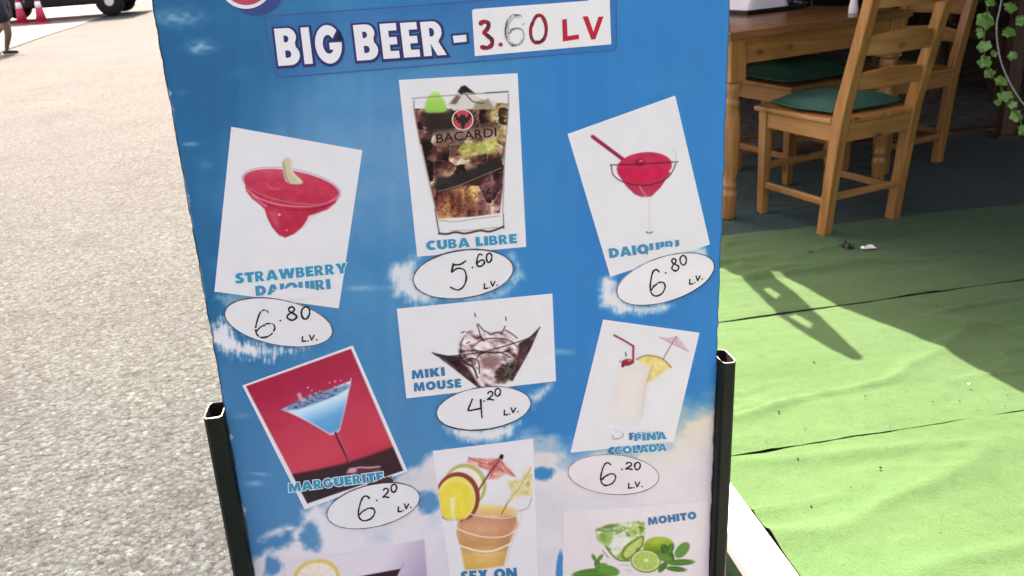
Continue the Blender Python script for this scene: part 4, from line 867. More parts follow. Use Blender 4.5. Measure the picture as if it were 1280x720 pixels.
# ---- card titles
TEALI = inkm((18, 136, 172)); TEALD = inkm((30, 116, 156)); HALO = inkm((206, 222, 230))
heavy('STRAWBERRY', (294.5, 354.5), (434.5, 341.0), 12.6, .0011, TEALI, c_straw, HALO)
heavy('DAIQUIRI', (320, 370), (413.5, 361), 12.4, .0011, TEALI, c_straw)
heavy('CUBA LIBRE', (533, 313), (646.5, 303.8), 11.6, .0011, TEALI, c_cuba, HALO)
heavy('DAIQUIRI', (762, 322.8), (850, 311.5), 12, .0011, TEALI, c_daiq)
heavy('MIKI', (515, 474), (556.5, 469.5), 10.8, .0011, TEALD, c_miki, gap=.12); heavy('MOUSE', (517.5, 489.5), (577, 484), 10.8, .0011, TEALD, c_miki, gap=.1)
heavy('MARGUERITE', (361, 615.5), (480, 600.5), 11, .0011, TEALI, c_marg, HALO, 1.0)
heavy('PINA', (793, 551.5), (833.5, 549), 9.4, .0014, TEALI, c_pina, HALO, .7); heavy('PINA', (786.5, 550), (827, 548), 9.0, .0010, TEALD, c_pina)
heavy('COLADA', (768, 568.3), (834, 563.5), 9.6, .0014, TEALI, c_pina, HALO, .7); heavy('COLADA', (760.5, 568.3), (827, 563.5), 9.2, .0010, TEALD, c_pina)
heavy('MOHITO', (810.5, 656.5), (871, 648.5), 9.4, .0011, TEALD, c_moj, gap=.09)
heavy('SEX ON', (576, 727.5), (646.5, 722.5), 13, .0011, TEALD, c_sex)

# worn patches where titles have been rubbed off
def patch(P, parent, col=PAPER, off=.00142, soft=3.0, step=.7, seed=0, thr=.5):
    P = np.array(P, float); c = Canvas((P[:, 0].min()-4, P[:, 1].min()-4, P[:, 0].max()+4, P[:, 1].max()+4), step)
    d = polysd(P, c.U, c.V)/soft+(c.n(5, 4, 4, seed)-.5)*3.2
    c.put((d < 0).astype(float), col); return c.build('rubbed_patch', off, parent, CM, thr, 0)
patch([(336, 370), (346, 363), (360, 361.5), (384, 361), (394, 362), (392, 372), (340, 376)], c_straw, seed=1, soft=2)
patch([(806, 325), (811, 315), (826, 311), (852, 307), (858, 316), (830, 326)], c_daiq, seed=2, soft=2)
patch([(455, 607), (470, 601), (488, 596), (492, 603), (470, 612)], c_marg, col=(80, 54, 54), seed=3, soft=2)

# ---- price ovals with felt-pen figures
PEN = inkm((30, 26, 30), .5); PENG = inkm((84, 84, 92), .6)
G = {'0': [[(.55, 1), (.2, .85), (.06, .45), (.25, .05), (.6, 0), (.9, .35), (.92, .75), (.7, .98), (.5, 1)]],
     '2': [[(.1, .78), (.35, 1), (.75, .92), (.78, .62), (.4, .3), (.02, .04)], [(.02, .04), (.35, .1), (.95, .0)]],
     '4': [[(.28, 1), (.16, .72), (.04, .44), (.1, .38), (.45, .44), (.8, .5)], [(.78, .98), (.8, .6), (.86, 0)]],
     '5': [[(.95, 1), (.62, .88), (.25, .86)], [(.2, .9), (.1, .62)], [(.1, .6), (.45, .74), (.85, .68), (.97, .4), (.8, .12), (.45, .0), (.02, .1)]],
     '6': [[(.68, .90), (.5, 1), (.28, .92), (.12, .62), (.04, .3), (.14, .08), (.4, .0), (.78, .1), (.98, .34), (.86, .5), (.55, .5)], [(.5, .46), (.28, .38), (.1, .24)]],
     '8': [[(.75, .85), (.5, 1), (.22, .86), (.3, .64), (.62, .5), (.95, .28), (.75, .04), (.4, .0), (.06, .2), (.25, .46), (.6, .62), (.78, .82)]],
     'L': [[(.12, 1), (.05, .05), (.1, 0), (.95, .08)]], 'V': [[(.02, 1), (.42, .02)], [(.42, .02), (.98, .98)]]}
def figure(ik, ch, x0, y0, x1, y1, wd, rot=0, **kw):
    cx, cy = (x0+x1)/2, (y0+y1)/2; r = rad(rot)
    for stq in G[ch]:
        P = [((x0+(x1-x0)*x)-cx, (y1-(y1-y0)*y)-cy) for x, y in stq]
        ik.stroke([(cx+x*math.cos(r)-y*math.sin(r), cy+x*math.sin(r)+y*math.cos(r)) for x, y in P], wd, **kw)
def oval(cc, a, b, rot, figs, lv, label, thick, col=PAPER):
    o = flat('price_oval', [ellipse(cc, a, b, rot)], .00155, inkm(col, .45), board, .0012); o['label'] = label
    ik = Ink2D(); E_ = ellipse(cc, a-.3, b-.3, rot, 40); ik.stroke(E_, thick, k=3, closed=True, wob=.7); ik.obj('outline', .00164, PENG, o)
    ik = Ink2D(); E_ = ellipse(cc, a-.1, b, rot, 40)
    if thick < .7: thick = .4
    i0 = random.randrange(40); ik.stroke(np.roll(E_, i0, 0)[:14], thick*1.4, k=3, taper=.4, wob=.5); ik.obj('outline', .0017, PEN, o)
    one = [.0018]
    def fin(ik, nm): one[0] += .00001; ik.obj(nm, one[0], PEN, o)
    for g in figs:
        ik = Ink2D()
        if g[0] == '.': ik.poly([ellipse((g[1], g[2]), 1.3, 1.1, 0, 10)]); fin(ik, 'decimal_dot')
        else: figure(ik, *g, wob=.45, gaps=(.07 if g[0] == '6' and g[1] < 330 else None)); fin(ik, 'handwritten_digit')
    x0, y0, x1, y1 = lv; sl = (y1-y0); w_ = x1-x0
    ik = Ink2D(); figure(ik, 'L', x0, y0+5.5*.2, x0+w_*.3, y0+7.2, 1.9); fin(ik, 'handwritten_letter')
    ik = Ink2D(); ik.poly([ellipse((x0+w_*.42, y0+6.9+sl*.3), 1.0, .9, 0, 8)]); fin(ik, 'dot')
    ik = Ink2D(); figure(ik, 'V', x0+w_*.5, y0+sl*.6, x0+w_*.84, y0+6.4+sl*.6, 1.8); fin(ik, 'handwritten_letter')
    ik = Ink2D(); ik.poly([ellipse((x1, y0+6.2+sl), 1.1, 1.0, 0, 8)]); fin(ik, 'dot'); return o
oval((348.3, 403), 68.6, 28.5, 11, [('6', 318.5, 387.5, 344, 422, 2.0), ('.', 350.4, 400.8), ('8', 358, 383.5, 371.5, 400, 2.4), ('0', 376, 383.5, 387.8, 398.5, 2.3)], (377.5, 419.5, 396, 418.5), 'white oval reading 6.80 below the strawberry card', 1.1)
oval((579, 342.8), 63.3, 30, -8, [('5', 562.5, 326, 583.5, 362.5, 2.2), ('.', 590.6, 334.4), ('6', 595.3, 317.5, 605.8, 333, 2.2), ('0', 607.5, 316.5, 615.2, 327.8, 2.1)], (605, 353.5, 621.5, 350.5), 'white oval reading 5.60 below the cola card', 1.5)
oval((832, 348.8), 63.6, 28, -18, [('6', 811.5, 337, 831.5, 370, 2.1, -4), ('.', 832.2, 341.2), ('8', 838.5, 323, 848.3, 338.5, 2.2, -10), ('0', 849.5, 319.5, 858.5, 331, 2.1, -10)], (861.8, 348, 877.8, 342.5), 'white oval reading 6.80 below the tilted daiquiri card', 1.0, (232, 219, 222))
oval((604.5, 510.3), 59.6, 26.6, -7.5, [('4', 584.5, 499, 605.5, 522, 2.3), ('.', 605.2, 501.4), ('2', 609, 489.5, 617.5, 500, 2.1), ('0', 618.2, 485.5, 626, 495, 2.1)], (630, 511.5, 647.5, 508.5), 'white oval reading 4.20 below the splashing martini card', 1.2)
oval((466.7, 632.3), 59.4, 26.5, -13, [('6', 447, 620, 469, 651, 2.1), ('.', 471, 625.6), ('2', 478.3, 610.5, 486.8, 622, 2.1), ('0', 488.3, 605.5, 496.3, 615, 2.1)], (497.5, 632.5, 513.5, 628), 'white oval reading 6.20 below the red card', 1.0)
oval((766.8, 593.2), 57, 25, 4, [('6', 750, 578.5, 770, 606.8, 2.0), ('.', 777.3, 586.8), ('2', 781.8, 578.2, 791, 586.8, 2.0), ('0', 792.8, 578, 800.8, 587, 2.0)], (785.5, 603, 802.5, 602), 'white oval reading 6.20 below the creamy cocktail card', .65, (229, 213, 215))

# ---- headline sticker: BIG BEER with its hand-lettered price strip
def rrect(c4, r=7, n=5):
    P = np.array(c4, float); out = []
    for i in range(4):
        p, a, b = P[i], P[i-1], P[(i+1) % 4]; da = (a-p)/np.linalg.norm(a-p); db = (b-p)/np.linalg.norm(b-p)
        for t in np.linspace(0, 1, n): out.append((1-t)**2*(p+da*r)+2*t*(1-t)*p+t*t*(p+db*r))
    return np.array(out)
film = rrect([(329, 21), (770, -11), (770.5, 62.5), (345.5, 97)])
c = Canvas((326, -14, 774, 100), 1.6, paper=(66, 116, 168))
k_ = fbm(c.U/90, c.V/60, 4, 14)[..., None]; bgc = sky_print(c.U, c.V)
cov = (polysd(film, c.U, c.V) < 0).astype(float); c.put(cov, bgc*.72+np.array([58., 96, 158])*.28*(.8+.4*k_))
head = flat('headline_sticker', [film], .0004, inkm((62, 106, 160), .3), board, .0003); head['label'] = 'clear-edged sticker lettered BIG BEER'
c.build('tinted_film', .00045, head, PM, .5)
ik = Ink2D(); ik.stroke(film, .9, smooth=False, closed=True, wob=.6); ik.obj('sticker_edge', .0007, inkm((50, 82, 132)), head)
HB = np.array([347.5, 82.5]); HX = np.array([46.0, -3.05]); HU = np.array([-5.6, -46.5])
wm = inkm((232, 221, 226)); nav = inkm((42, 48, 100))
ol = Ink2D()
for gl, x, sx in ((gB, .01, .88), (gI, .725, .80), (gG, 1.07, .80), (gB, 2.15, .86), (gE, 2.87, .79), (gE, 3.425, .79), (gR, 3.97, .83)):
    polys = [[tuple(HB+HX*(x+px*sx)+(HU*(1-.02*x))*py) for px, py in p] for p in gl()]
    Ink2D().poly(polys).obj('letter', .0016, wm, head)
    ol.poly([swell(polys[0], 3.0)+np.array([.5, .6])])
    for p in polys: ol.stroke(np.array(p)+np.array([.5, .6]), 6.6, smooth=False, closed=True)
dash = [(566, 44.8), (582.6, 43.4), (583.4, 52), (567.4, 53.6)]
Ink2D().poly([dash]).obj('dash', .0016, wm, head); ol.poly([[(563.4, 42.4), (585.4, 40.4), (586.8, 54.6), (565.4, 56.8)]])
ol.obj('letter_outline', .00062, nav, head)
strip_ = flat('price_strip', [np.array([(590, 13), (593, 11.3), (735, .9), (737, -2.2), (762, -3.4), (764, 55.3), (593.6, 70.2)])], .0011, inkm((232, 221, 223), .45), board, .0004); strip_['label'] = 'white paper strip hand-lettered 3.60 LV in red'
z = lambda P: [(570+x/5.82, y/5.82) for x, y in P]
RED = inkm((200, 28, 52)); RED2 = inkm((158, 30, 50)); DK = inkm((92, 24, 34)); GR = inkm((120, 118, 122)); GR2 = inkm((70, 66, 70))
ik = Ink2D(); ik.stroke(z([(178, 172), (200, 158), (232, 166), (236, 192), (222, 218), (205, 238), (232, 262), (262, 292), (258, 328), (228, 348), (186, 342)]), 5.6, wob=.25); ik.obj('red_digit', .0013, RED2, strip_); ik = Ink2D(); ik.stroke(z([(548, 190), (575, 130), (600, 112), (628, 122), (652, 175), (655, 235), (636, 290), (600, 310), (565, 302), (545, 262), (543, 215)]), 4.4, closed=True, wob=.25); ik.obj('red_digit', .0013, RED2, strip_)
ik = Ink2D()
for P in ([(222, 170), (238, 185), (225, 215)], [(215, 245), (255, 280), (262, 318)], [(250, 340), (200, 345)], [(552, 195), (560, 160)], [(545, 240), (552, 280)], [(575, 300), (610, 304), (640, 275)], [(655, 200), (652, 240)], [(600, 112), (585, 122)]): ik = Ink2D(); ik.stroke(z(P), 3.2, taper=.4, wob=.6); ik.obj('dark_overwriting', .00142, DK, strip_)
ik = Ink2D(); ik.poly([ellipse((625.8, 55.8), 2.9, 2.7, 0, 14)]); ik.obj('red_dot', .0013, RED, strip_)
ik = Ink2D(); ik.poly([z([(772, 142), (806, 138), (812, 262), (892, 250), (897, 284), (777, 302)])]); ik.obj('red_letter', .0013, RED, strip_)
ik = Ink2D(); ik.poly([z([(921, 120), (960, 118), (1000, 232), (1036, 122), (1074, 119), (1014, 286), (984, 288)])]); ik.obj('red_letter', .0013, RED, strip_)
ik = Ink2D(); six = [(470, 112), (420, 108), (385, 135), (362, 185), (358, 250), (375, 300), (420, 332), (470, 318), (494, 270), (485, 222), (450, 205), (400, 215), (380, 245)]
for dx, dy, wd_, s in ((0, 0, .9, 1), (8, 6, .7, .94), (16, 10, .6, .86), (-3, -2, .6, 1.02)): ik.stroke(z([(425+(x-425)*s+dx*.6, 222+(y-222)*s+dy*.4) for x, y in six]), wd_, wob=.8, gaps=.14)
for k in range(16): x, y = random.choice([(365, 240), (372, 275), (420, 325), (480, 300), (440, 115), (485, 180), (370, 180), (405, 330)]); ik.stroke(z([(x+random.uniform(-8, 8), y+random.uniform(-8, 8)), (x+random.uniform(-12, 12), y+random.uniform(-12, 12))]), .7, smooth=False)
ik.obj('sketched_figure', .0013, GR, strip_)
ik = Ink2D(); ik.stroke(z([(372, 150), (362, 200), (362, 255)]), 1.3, wob=.6, gaps=.1); ik.stroke(z([(405, 322), (420, 335), (440, 326)]), 1.4, wob=.6); ik.stroke(z([(430, 118), (455, 108), (480, 122)]), 1.2, gaps=.15); ik.obj('sketched_figure', .00135, GR2, strip_)
# ---- round logo sticker at the top
lg = flat('logo_sticker', [ellipse((320, -17), 36, 36.5, 0)], .0007, inkm((50, 66, 126), .35), board, .0004); lg['label'] = 'round navy sticker with a red disc ringed in white'
Ink2D().poly([ellipse((307.5, -23.5), 34.5, 34.5, 0)]).obj('white_ring', .0009, inkm((228, 216, 226), .35), lg)
Ink2D().poly([ellipse((307.8, -24), 30.2, 30.4, 0)]).obj('red_disc', .00105, inkm((196, 68, 88), .35), lg)
# ---------------------------------------------------------------- terrace furniture
PINE = wood('pine', (.29, .130, .038), (.45, .225, .078), .30, 2); PINEX = wood('pine_rail', (.29, .130, .038), (.45, .225, .078), .36, 0); PINEY = wood('pine_side', (.29, .130, .038), (.45, .225, .078), .36, 1)
OLDP = wood('old_pine', (.16, .075, .03), (.25, .125, .055), .5, 2)
CUSH = plain('green_cushion', (.012, .085, .060), .8, .2, 60, bmp=.001)
def dish(n, m, fn, close=True):
    """closed cushion-like surface from fn(i,j,side)"""
    v = []; f = []
    for s in (1, -1):
        for j in range(m):
            for i in range(n): v.append(fn(i/(n-1), j/(m-1), s))
    for s in (0, 1):
        o = s*n*m
        for j in range(m-1):
            for i in range(n-1):
                q = (o+j*n+i, o+j*n+i+1, o+(j+1)*n+i+1, o+(j+1)*n+i); f.append(q if s == 0 else q[::-1])
    b = n*m
    for i in range(n-1):
        f.append((i+1, i, b+i, b+i+1)); k = (m-1)*n; f.append((k+i, k+i+1, b+k+i+1, b+k+i))
    for j in range(m-1):
        f.append((j*n, (j+1)*n, b+(j+1)*n, b+j*n)); f.append(((j+1)*n+n-1, j*n+n-1, b+j*n+n-1, b+(j+1)*n+n-1))
    return v, f
CW, CD, SH = .353, .349, .445                              # leg spacing across the back, front to back, seat height
def back_y(z): return np.interp(z, [0, .40, .47, 1.02], [0, -.040, -.050, -.185])
def make_chair(label, loc, rz, cushion=True, mats=(PINE, PINEX, PINEY), group=None):
    """local: origin at the rear left foot, x across the back, +y to the front"""
    t = thing('chair', label, 'chair', loc, rz, group); mz, mx, my = mats; L = .040
    for x in (0, CW):
        mb = MB(); zs = [0, .20, .40, .47, .74, 1.00]
        v = []
        for z_ in zs:
            y = back_y(z_); k = 1 if z_ < .9 else .92; h = L/2*k; d_ = .026 if .3 < z_ < .6 else .022
            v += [(x-h, y-d_, z_), (x+h, y-d_, z_), (x+h, y+d_, z_), (x-h, y+d_, z_)]
        f = [(3, 2, 1, 0), tuple(range(len(v)-4, len(v)))]+[(4*i+a, 4*i+(a+1) % 4, 4*i+4+(a+1) % 4, 4*i+4+a) for i in range(len(zs)-1) for a in range(4)]
        mk('rear_post', v, f, mz, t, bevel=.005)
        mk_ = MB(); h = .019; mk_.add([(x-h*.85, CD-h*.85, 0), (x+h*.85, CD-h*.85, 0), (x+h*.85, CD+h*.85, 0), (x-h*.85, CD+h*.85, 0), (x-h*1.1, CD-h*1.1, SH-.02), (x+h*1.1, CD-h*1.1, SH-.02), (x+h*1.1, CD+h*1.1, SH-.02), (x-h*1.1, CD+h*1.1, SH-.02)], [(3, 2, 1, 0), (4, 5, 6, 7), (0, 1, 5, 4), (1, 2, 6, 5), (2, 3, 7, 6), (3, 0, 4, 7)])
        mk_.obj('front_leg', mz, t, bevel=.004)
        MB().box((x-.012, -.02, SH-.085), (x+.012, CD-.018, SH-.02)).obj('side_rail', my, t, bevel=.003)
        MB().bar((x, -.005, .125), (x, CD-.01, .125), .018, .028).obj('stretcher', my, t, bevel=.004)
    MB().box((.018, CD-.012, SH-.085), (CW-.018, CD+.012, SH-.02)).obj('front_rail', mx, t, bevel=.003)
    MB().box((.019, -.058, SH-.085), (CW-.019, -.036, SH-.02)).obj('rear_rail', mx, t, bevel=.003)
    MB().bar((.018, CD, .20), (CW-.018, CD, .20), .018, .028).obj('stretcher', mx, t, bevel=.004)
    MB().bar((.018, -.012, .145), (CW-.018, -.012, .145), .018, .026).obj('stretcher', mx, t, bevel=.004)
    MB().prism([(-.024, -.02), (.021, -.02), (.021, -.062), (CW-.021, -.062), (CW-.021, -.02), (CW+.024, -.02), (CW+.035, CD+.035), (-.035, CD+.035)], SH-.02, SH).obj('seat', my, t, bevel=.005)
    for z0, hh, bow in ((.575, .055, .018), (.70, .062, .020), (.875, .095, .022)):   # ladder slats, bowed backwards
        n = 13; v = []
        for i in range(n):
            x = .016+(CW-.032)*i/(n-1); c_ = 1-(2*i/(n-1)-1)**2; yb = back_y(z0)-bow*c_; lift = .012*c_
            for dy, dz in ((-.009, -hh/2), (.009, -hh/2), (.009, hh/2+lift), (-.009, hh/2+lift)): v.append((x, yb+dy, z0+dz))
        f = [(0, 1, 2, 3), (4*n-1, 4*n-2, 4*n-3, 4*n-4)]+[(4*i+a, 4*i+4+a, 4*i+4+(a+1) % 4, 4*i+(a+1) % 4) for i in range(n-1) for a in range(4)]
        mk('back_slat', v, f, mx, t, bevel=.003)
    return t
def make_cushion(label, chair, group=None, seed=0, puff=1.0):
    o = thing('seat_cushion', label, 'cushion', chair.location, chair.rotation_euler[2], group)
    def fn(a, b, s):
        x = a*2-1; y = b*2-1; r = max(abs(x), abs(y)); e = (1-abs(x)**3.2)*(1-abs(y)**3.2)
        w_ = .90+.10*min(abs(x), abs(y))*0
        px = CW/2+x*(.178)*(1-.05*y*y)+.01*math.sin(7*b+seed); py = .175+y*.172*(1-.05*x*x)
        wr = .006*math.sin(9*a+3*b+seed)*e+.010*math.sin(4.2*b+2*a+seed)*e
        z = SH+.016+(.030*puff+.014*e**.5+wr if s > 0 else -.014*e**.35)*(e**.45 if s > 0 else 1)
        return (px, py, z)
    v, f = dish(17, 17, fn); mk('pad', v, f, CUSH, o, smooth=True)
    mb = MB()
    ed_ = [fn(a, 0, 1) for a in np.linspace(0, 1, 9)]+[fn(1, b, 1) for b in np.linspace(.1, 1, 9)]+[fn(a, 1, 1) for a in np.linspace(.9, 0, 9)]+[fn(0, b, 1) for b in np.linspace(.9, 0, 9)]
    mb.tube([(p[0], p[1], SH+.016) for p in ed_], .005, 6, cap=False).obj('piping', CUSH, o, smooth=True)
    return o
ch1 = make_chair('pine ladder-back chair with green cushion standing nearest the sunlit carpet', (1.1985, 3.1965, .006), .4222)
make_cushion('dark green seat cushion on the chair nearest the sunlit carpet', ch1, seed=1)
# the table
TPS = .443; TXX = np.array([math.cos(TPS), math.sin(TPS)]); TYY = np.array([-math.sin(TPS), math.cos(TPS)]); TL, TWD, TH = .84, .78, .745
TB = np.array([.903, 3.470])
tab = thing('dining_table', 'pine table with turned legs beside the ladder-back chair', 'table', (TB[0], TB[1], .006), TPS)
prof = [(.019, 0), (.022, .01), (.026, .10), (.027, .115), (.020, .125), (.024, .135), (.024, .15), (.020, .158), (.027, .20), (.031, .34), (.029, .42), (.021, .455), (.027, .465), (.027, .48), (.021, .488), (.029, .51), (.030, .545), (.022, .56)]
for x in (0, TL):
    for y in (0, TWD-.06):
        lg_ = MB().lathe([(r_*1.22, z_) for r_, z_ in prof], (x, y, 0), 20); o = lg_.obj('leg', PINE, tab, smooth=True)
        MB().box((x-.038, y-.038, .556), (x+.038, y+.038, TH-.028)).obj('leg_block', PINE, tab, bevel=.004)
MB().box((.039, -.026, .62), (TL-.039, -.004, TH-.028)).obj('apron', PINEX, tab, bevel=.002); MB().box((.039, TWD-.076, .62), (TL-.039, TWD-.054, TH-.028)).obj('apron', PINEX, tab, bevel=.002)
for x in (-.015, TL-.008): MB().box((x, .039, .62), (x+.022, TWD-.099, TH-.028)).obj('apron', PINEY, tab, bevel=.002)
pl = (TL+.14)/5
TOPM = wood('pine_top', (.20, .09, .035), (.30, .145, .06), .22, 0)
for k in range(6):
    y0 = -.055+k*((TWD+.05)/6); MB().box((-.06, y0+.0006, TH-.028), (TL+.06, y0+(TWD+.05)/6-.0006, TH)).obj('top_board', TOPM, tab, bevel=.003)
def tabw(a, b, z=0): p = TB+TXX*a+TYY*b; return (p[0], p[1], z+.006)
# chair across the table, chair at its far end, both partly hidden
g2 = gp(992, 88, .48)[:2]-TB; p = tabw(g2@TXX+.176, g2@TYY+.17); ch2 = make_chair('pine chair tucked under the far side of the table', p, TPS+math.pi)
make_cushion('dark green cushion on the chair tucked under the table', ch2, seed=3, puff=2.2)
p = tabw(TL+.50, .10); ch3 = make_chair('pale pine chair at the end of the table, without a cushion', p, TPS+math.pi/2)
# on the table: a black tray with a white napkin sheet and a glass ashtray, and a small glass
g = gp(950, 14, .75); tt_ = np.array(g[:2])-TB; ta, tb2 = tt_@TXX, tt_@TYY
BLK = plain('black_plastic', (.012, .012, .013), .3, .2, 40); WHT = plain('white_paper', (.78, .78, .78), .6, .04, 20)
tr = thing('serving_tray', 'black tray lying on the pine table top', 'tray', tabw(ta, tb2, TH), TPS)
MB().box((-.17, -.11, 0), (.17, .11, .005)).obj('base', BLK, tr, bevel=.002)
for lo, hi in (((-.17, -.11, .0052), (.17, -.102, .02)), ((-.17, .102, .0052), (.17, .11, .02)), ((-.17, -.1015, .0052), (-.162, .1015, .02)), ((.162, -.1015, .0052), (.17, .1015, .02))): MB().box(lo, hi).obj('rim', BLK, tr, bevel=.002)
GL, nt_, b_s = new_mat('clear_glass'); b_s.inputs['Transmission Weight'].default_value = 1; b_s.inputs['Roughness'].default_value = .02; b_s.inputs['IOR'].default_value = 1.46; b_s.inputs['Base Color'].default_value = (.9, .93, .92, 1)
def pack(a, b, s):
    x = a*2-1; y = b*2-1; e = (1-abs(x)**5)*(1-abs(y)**5)
    return (x*.125+.004*math.sin(5*b), y*.085, .0205+(.062*e**.35+.006*math.sin(7*a+2*b)*e if s > 0 else 0))
v, f = dish(15, 15, pack); o = mk('napkin_pack', v, f, WHT, smooth=True); o.location = tabw(ta-.02, tb2, TH-.015); o.rotation_euler = (0, 0, TPS); tag(o, 'white napkin pack lying on the black tray', 'napkins')
ash = thing('glass_ashtray', 'round glass ashtray on the table beside the black tray', 'ashtray', tabw(ta+.235, tb2-.01, TH), TPS)
MB().lathe([(.001, 0), (.045, 0), (.052, .006), (.055, .03), (.050, .032), (.040, .030), (.036, .012), (.001, .010)], (0, 0, 0), 28).obj('bowl', GL, ash, smooth=True)
g = gp(1067, 8, .78); tt_ = np.array(g[:2])-TB
shk = thing('salt_shaker', 'small white salt shaker standing on the pine table', 'shaker', tabw(tt_@TXX, tt_@TYY, TH), 0)
MB().lathe([(.001, 0), (.018, 0), (.02, .004), (.018, .03), (.014, .055), (.013, .06)], n=16).obj('body', WHT, shk, smooth=True)
MB().lathe([(.0135, .0602), (.0145, .066), (.012, .075), (.004, .079), (.001, .0795)], n=16).obj('cap', plain('steel', (.5, .5, .5), .3, metal=1.0), shk, smooth=True)

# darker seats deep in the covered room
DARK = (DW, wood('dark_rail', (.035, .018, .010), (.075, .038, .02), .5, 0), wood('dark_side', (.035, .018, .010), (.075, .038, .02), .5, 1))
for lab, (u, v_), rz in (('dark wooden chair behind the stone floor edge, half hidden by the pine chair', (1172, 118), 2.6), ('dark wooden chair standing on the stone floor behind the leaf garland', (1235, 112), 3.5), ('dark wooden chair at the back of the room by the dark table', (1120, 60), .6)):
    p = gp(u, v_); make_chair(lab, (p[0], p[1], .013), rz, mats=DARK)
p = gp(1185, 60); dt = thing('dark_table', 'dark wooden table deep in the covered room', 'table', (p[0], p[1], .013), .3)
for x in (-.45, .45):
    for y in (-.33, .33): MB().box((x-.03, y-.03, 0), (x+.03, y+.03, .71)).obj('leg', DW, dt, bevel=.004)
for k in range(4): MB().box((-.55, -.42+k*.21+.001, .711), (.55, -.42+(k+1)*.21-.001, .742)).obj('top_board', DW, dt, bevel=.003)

# slim post with leaf garland and a hanging wire
p = gp(1254, 174); GP = np.array([p[0], p[1]])
po = thing('terrace_post', 'slim brown wooden post at the carpet end, draped with leaves', 'post', (GP[0], GP[1], 0.0))
MB().box((-.035, -.035, .0), (.035, .035, AWZ-.006)).obj('shaft', wood('post_wood', (.06, .03, .02), (.11, .055, .035), .55, 2), po, bevel=.005)
MB().box((-.055, -.055, .0), (.055, .055, .03)).obj('base_block', bpy.data.materials['post_wood'], po, bevel=.004)
LEAFM = [plain('ivy_leaf', (.07, .19, .035), .45, .25, 40), plain('ivy_leaf_pale', (.11, .26, .06), .45, .25, 40)]
gar = thing('leaf_garland', 'strand of light green ivy leaves hanging beside the brown post', 'garland', (GP[0], GP[1], 0.0))
def hang(u, v, d):                                         # place at a sighting, d metres along the view from the lens
    r_ = ray(u, v); return CAM+r_/np.linalg.norm(r_)*d
path = [(1262, -60), (1240, -14), (1236, 0), (1233, 24), (1231, 42), (1230, 57), (1232, 80), (1240, 95), (1249, 104), (1255, 120), (1264, 134), (1274, 146), (1279, 164), (1290, 186)]
pw = [hang(u, v, 3.55)-np.array([GP[0], GP[1], 0]) for u, v in path]
MB().tube(spline(pw, 4), .0025, 5).obj('stem', plain('stem', (.05, .10, .03), .6), gar, smooth=True)
def leaf_mesh(r):
    pts = []
    for a in np.linspace(-math.pi, math.pi, 24, endpoint=False):
        k = 1.0-.30*math.exp(-((abs(a)-math.pi)/.35)**2)+.13*math.cos(5*a); pts.append((r*k*math.cos(a), r*k*math.sin(a)))
    v = [(0, 0, 0)]+[(x*.5, y*.5, .10*r+.08*r*math.sin(6*i)) for i, (x, y) in enumerate(pts)]+[(x, y, -.10*r+.10*r*math.sin(i*.8)) for i, (x, y) in enumerate(pts)]
    n = 24; f = [(0, 1+i, 1+(i+1) % n) for i in range(n)]+[(1+i, 1+n+i, 1+n+(i+1) % n, 1+(i+1) % n) for i in range(n)]
    return v, f
spots = [(1233, 24, .036), (1231, 56, .034), (1233, 79, .033), (1239, 95, .026), (1250, 103, .028), (1256, 118, .032), (1273, 144, .030), (1279, 163, .030), (1265, 9, .034), (1259, 43, .030), (1268, 70, .022), (1237, 2, .028), (1244, 128, .016), (1276, 26, .026), (1264, 132, .020), (1226, 40, .02), (1241, 66, .018)]
for i, (u, v_, r_) in enumerate(spots):
    for q in range(2):
        lv, lf = leaf_mesh(r_*random.uniform(.50, .72)); o = mk('leaf', lv, lf, LEAFM[(i+q) % 2], gar, smooth=True)
        P_ = hang(u+random.uniform(-3.5, 3.5), v_+random.uniform(-3.5, 3.5), 3.55+random.uniform(-.02, .02))-np.array([GP[0], GP[1], 0])
        o.location = P_; d_ = Vector((-.30+random.uniform(-.45, .45), -.80+random.uniform(-.2, .3), .45+random.uniform(-.4, .45))); o.rotation_euler = d_.to_track_quat('Z', 'Y').to_euler()
        o.rotation_euler.rotate_axis('Z', random.uniform(0, 6)); 
wp = [hang(u, v, 3.45) for u, v in ((1256, -120), (1254, -20), (1250, 10), (1246, 30), (1247, 55), (1253, 82), (1266, 110), (1282, 133), (1300, 150))]
MB().tube(spline(wp, 5), .0028, 6).obj('wire', plain('grey_cable', (.20, .20, .21), .5), None, smooth=True)
tag(bpy.data.objects['wire'], 'thin grey wire hanging down beside the leaf garland', 'wire'); bpy.data.objects['wire'].name = 'hanging_wire'

# litter on the carpet by the chair
def scrap(name, u, v_, sx, sy, mat, label, seed, h=.012):
    p = gp(u, v_, .01); random.seed(seed); n = 7; vv = []
    for j in range(n):
        for i in range(n):
            e = 1-.25*random.random()*((i in (0, n-1)) or (j in (0, n-1)))
            vv.append(((i/(n-1)-.5)*sx*e, (j/(n-1)-.5)*sy*e, .004+h*random.random()*(1 if 0 < i < n-1 and 0 < j < n-1 else .4)))
    ff = [(j*n+i, j*n+i+1, (j+1)*n+i+1, (j+1)*n+i) for j in range(n-1) for i in range(n-1)]
    o = mk(name, vv, ff, mat, smooth=False); o.location = (p[0], p[1], .008); o.rotation_euler = (0, 0, seed); s_ = o.modifiers.new('s', 'SOLIDIFY'); s_.thickness = .0012
    return tag(o, label, 'litter')
scrap('dry_leaf', 1058, 309, .055, .04, plain('dry_leaf', (.03, .035, .025), .8), 'dark crumpled dry leaf on the carpet beside the chair foot', 2, .02)
scrap('paper_scrap', 1085, 311, .055, .022, WHT, 'small white paper scrap on the shaded carpet', 0, .012)
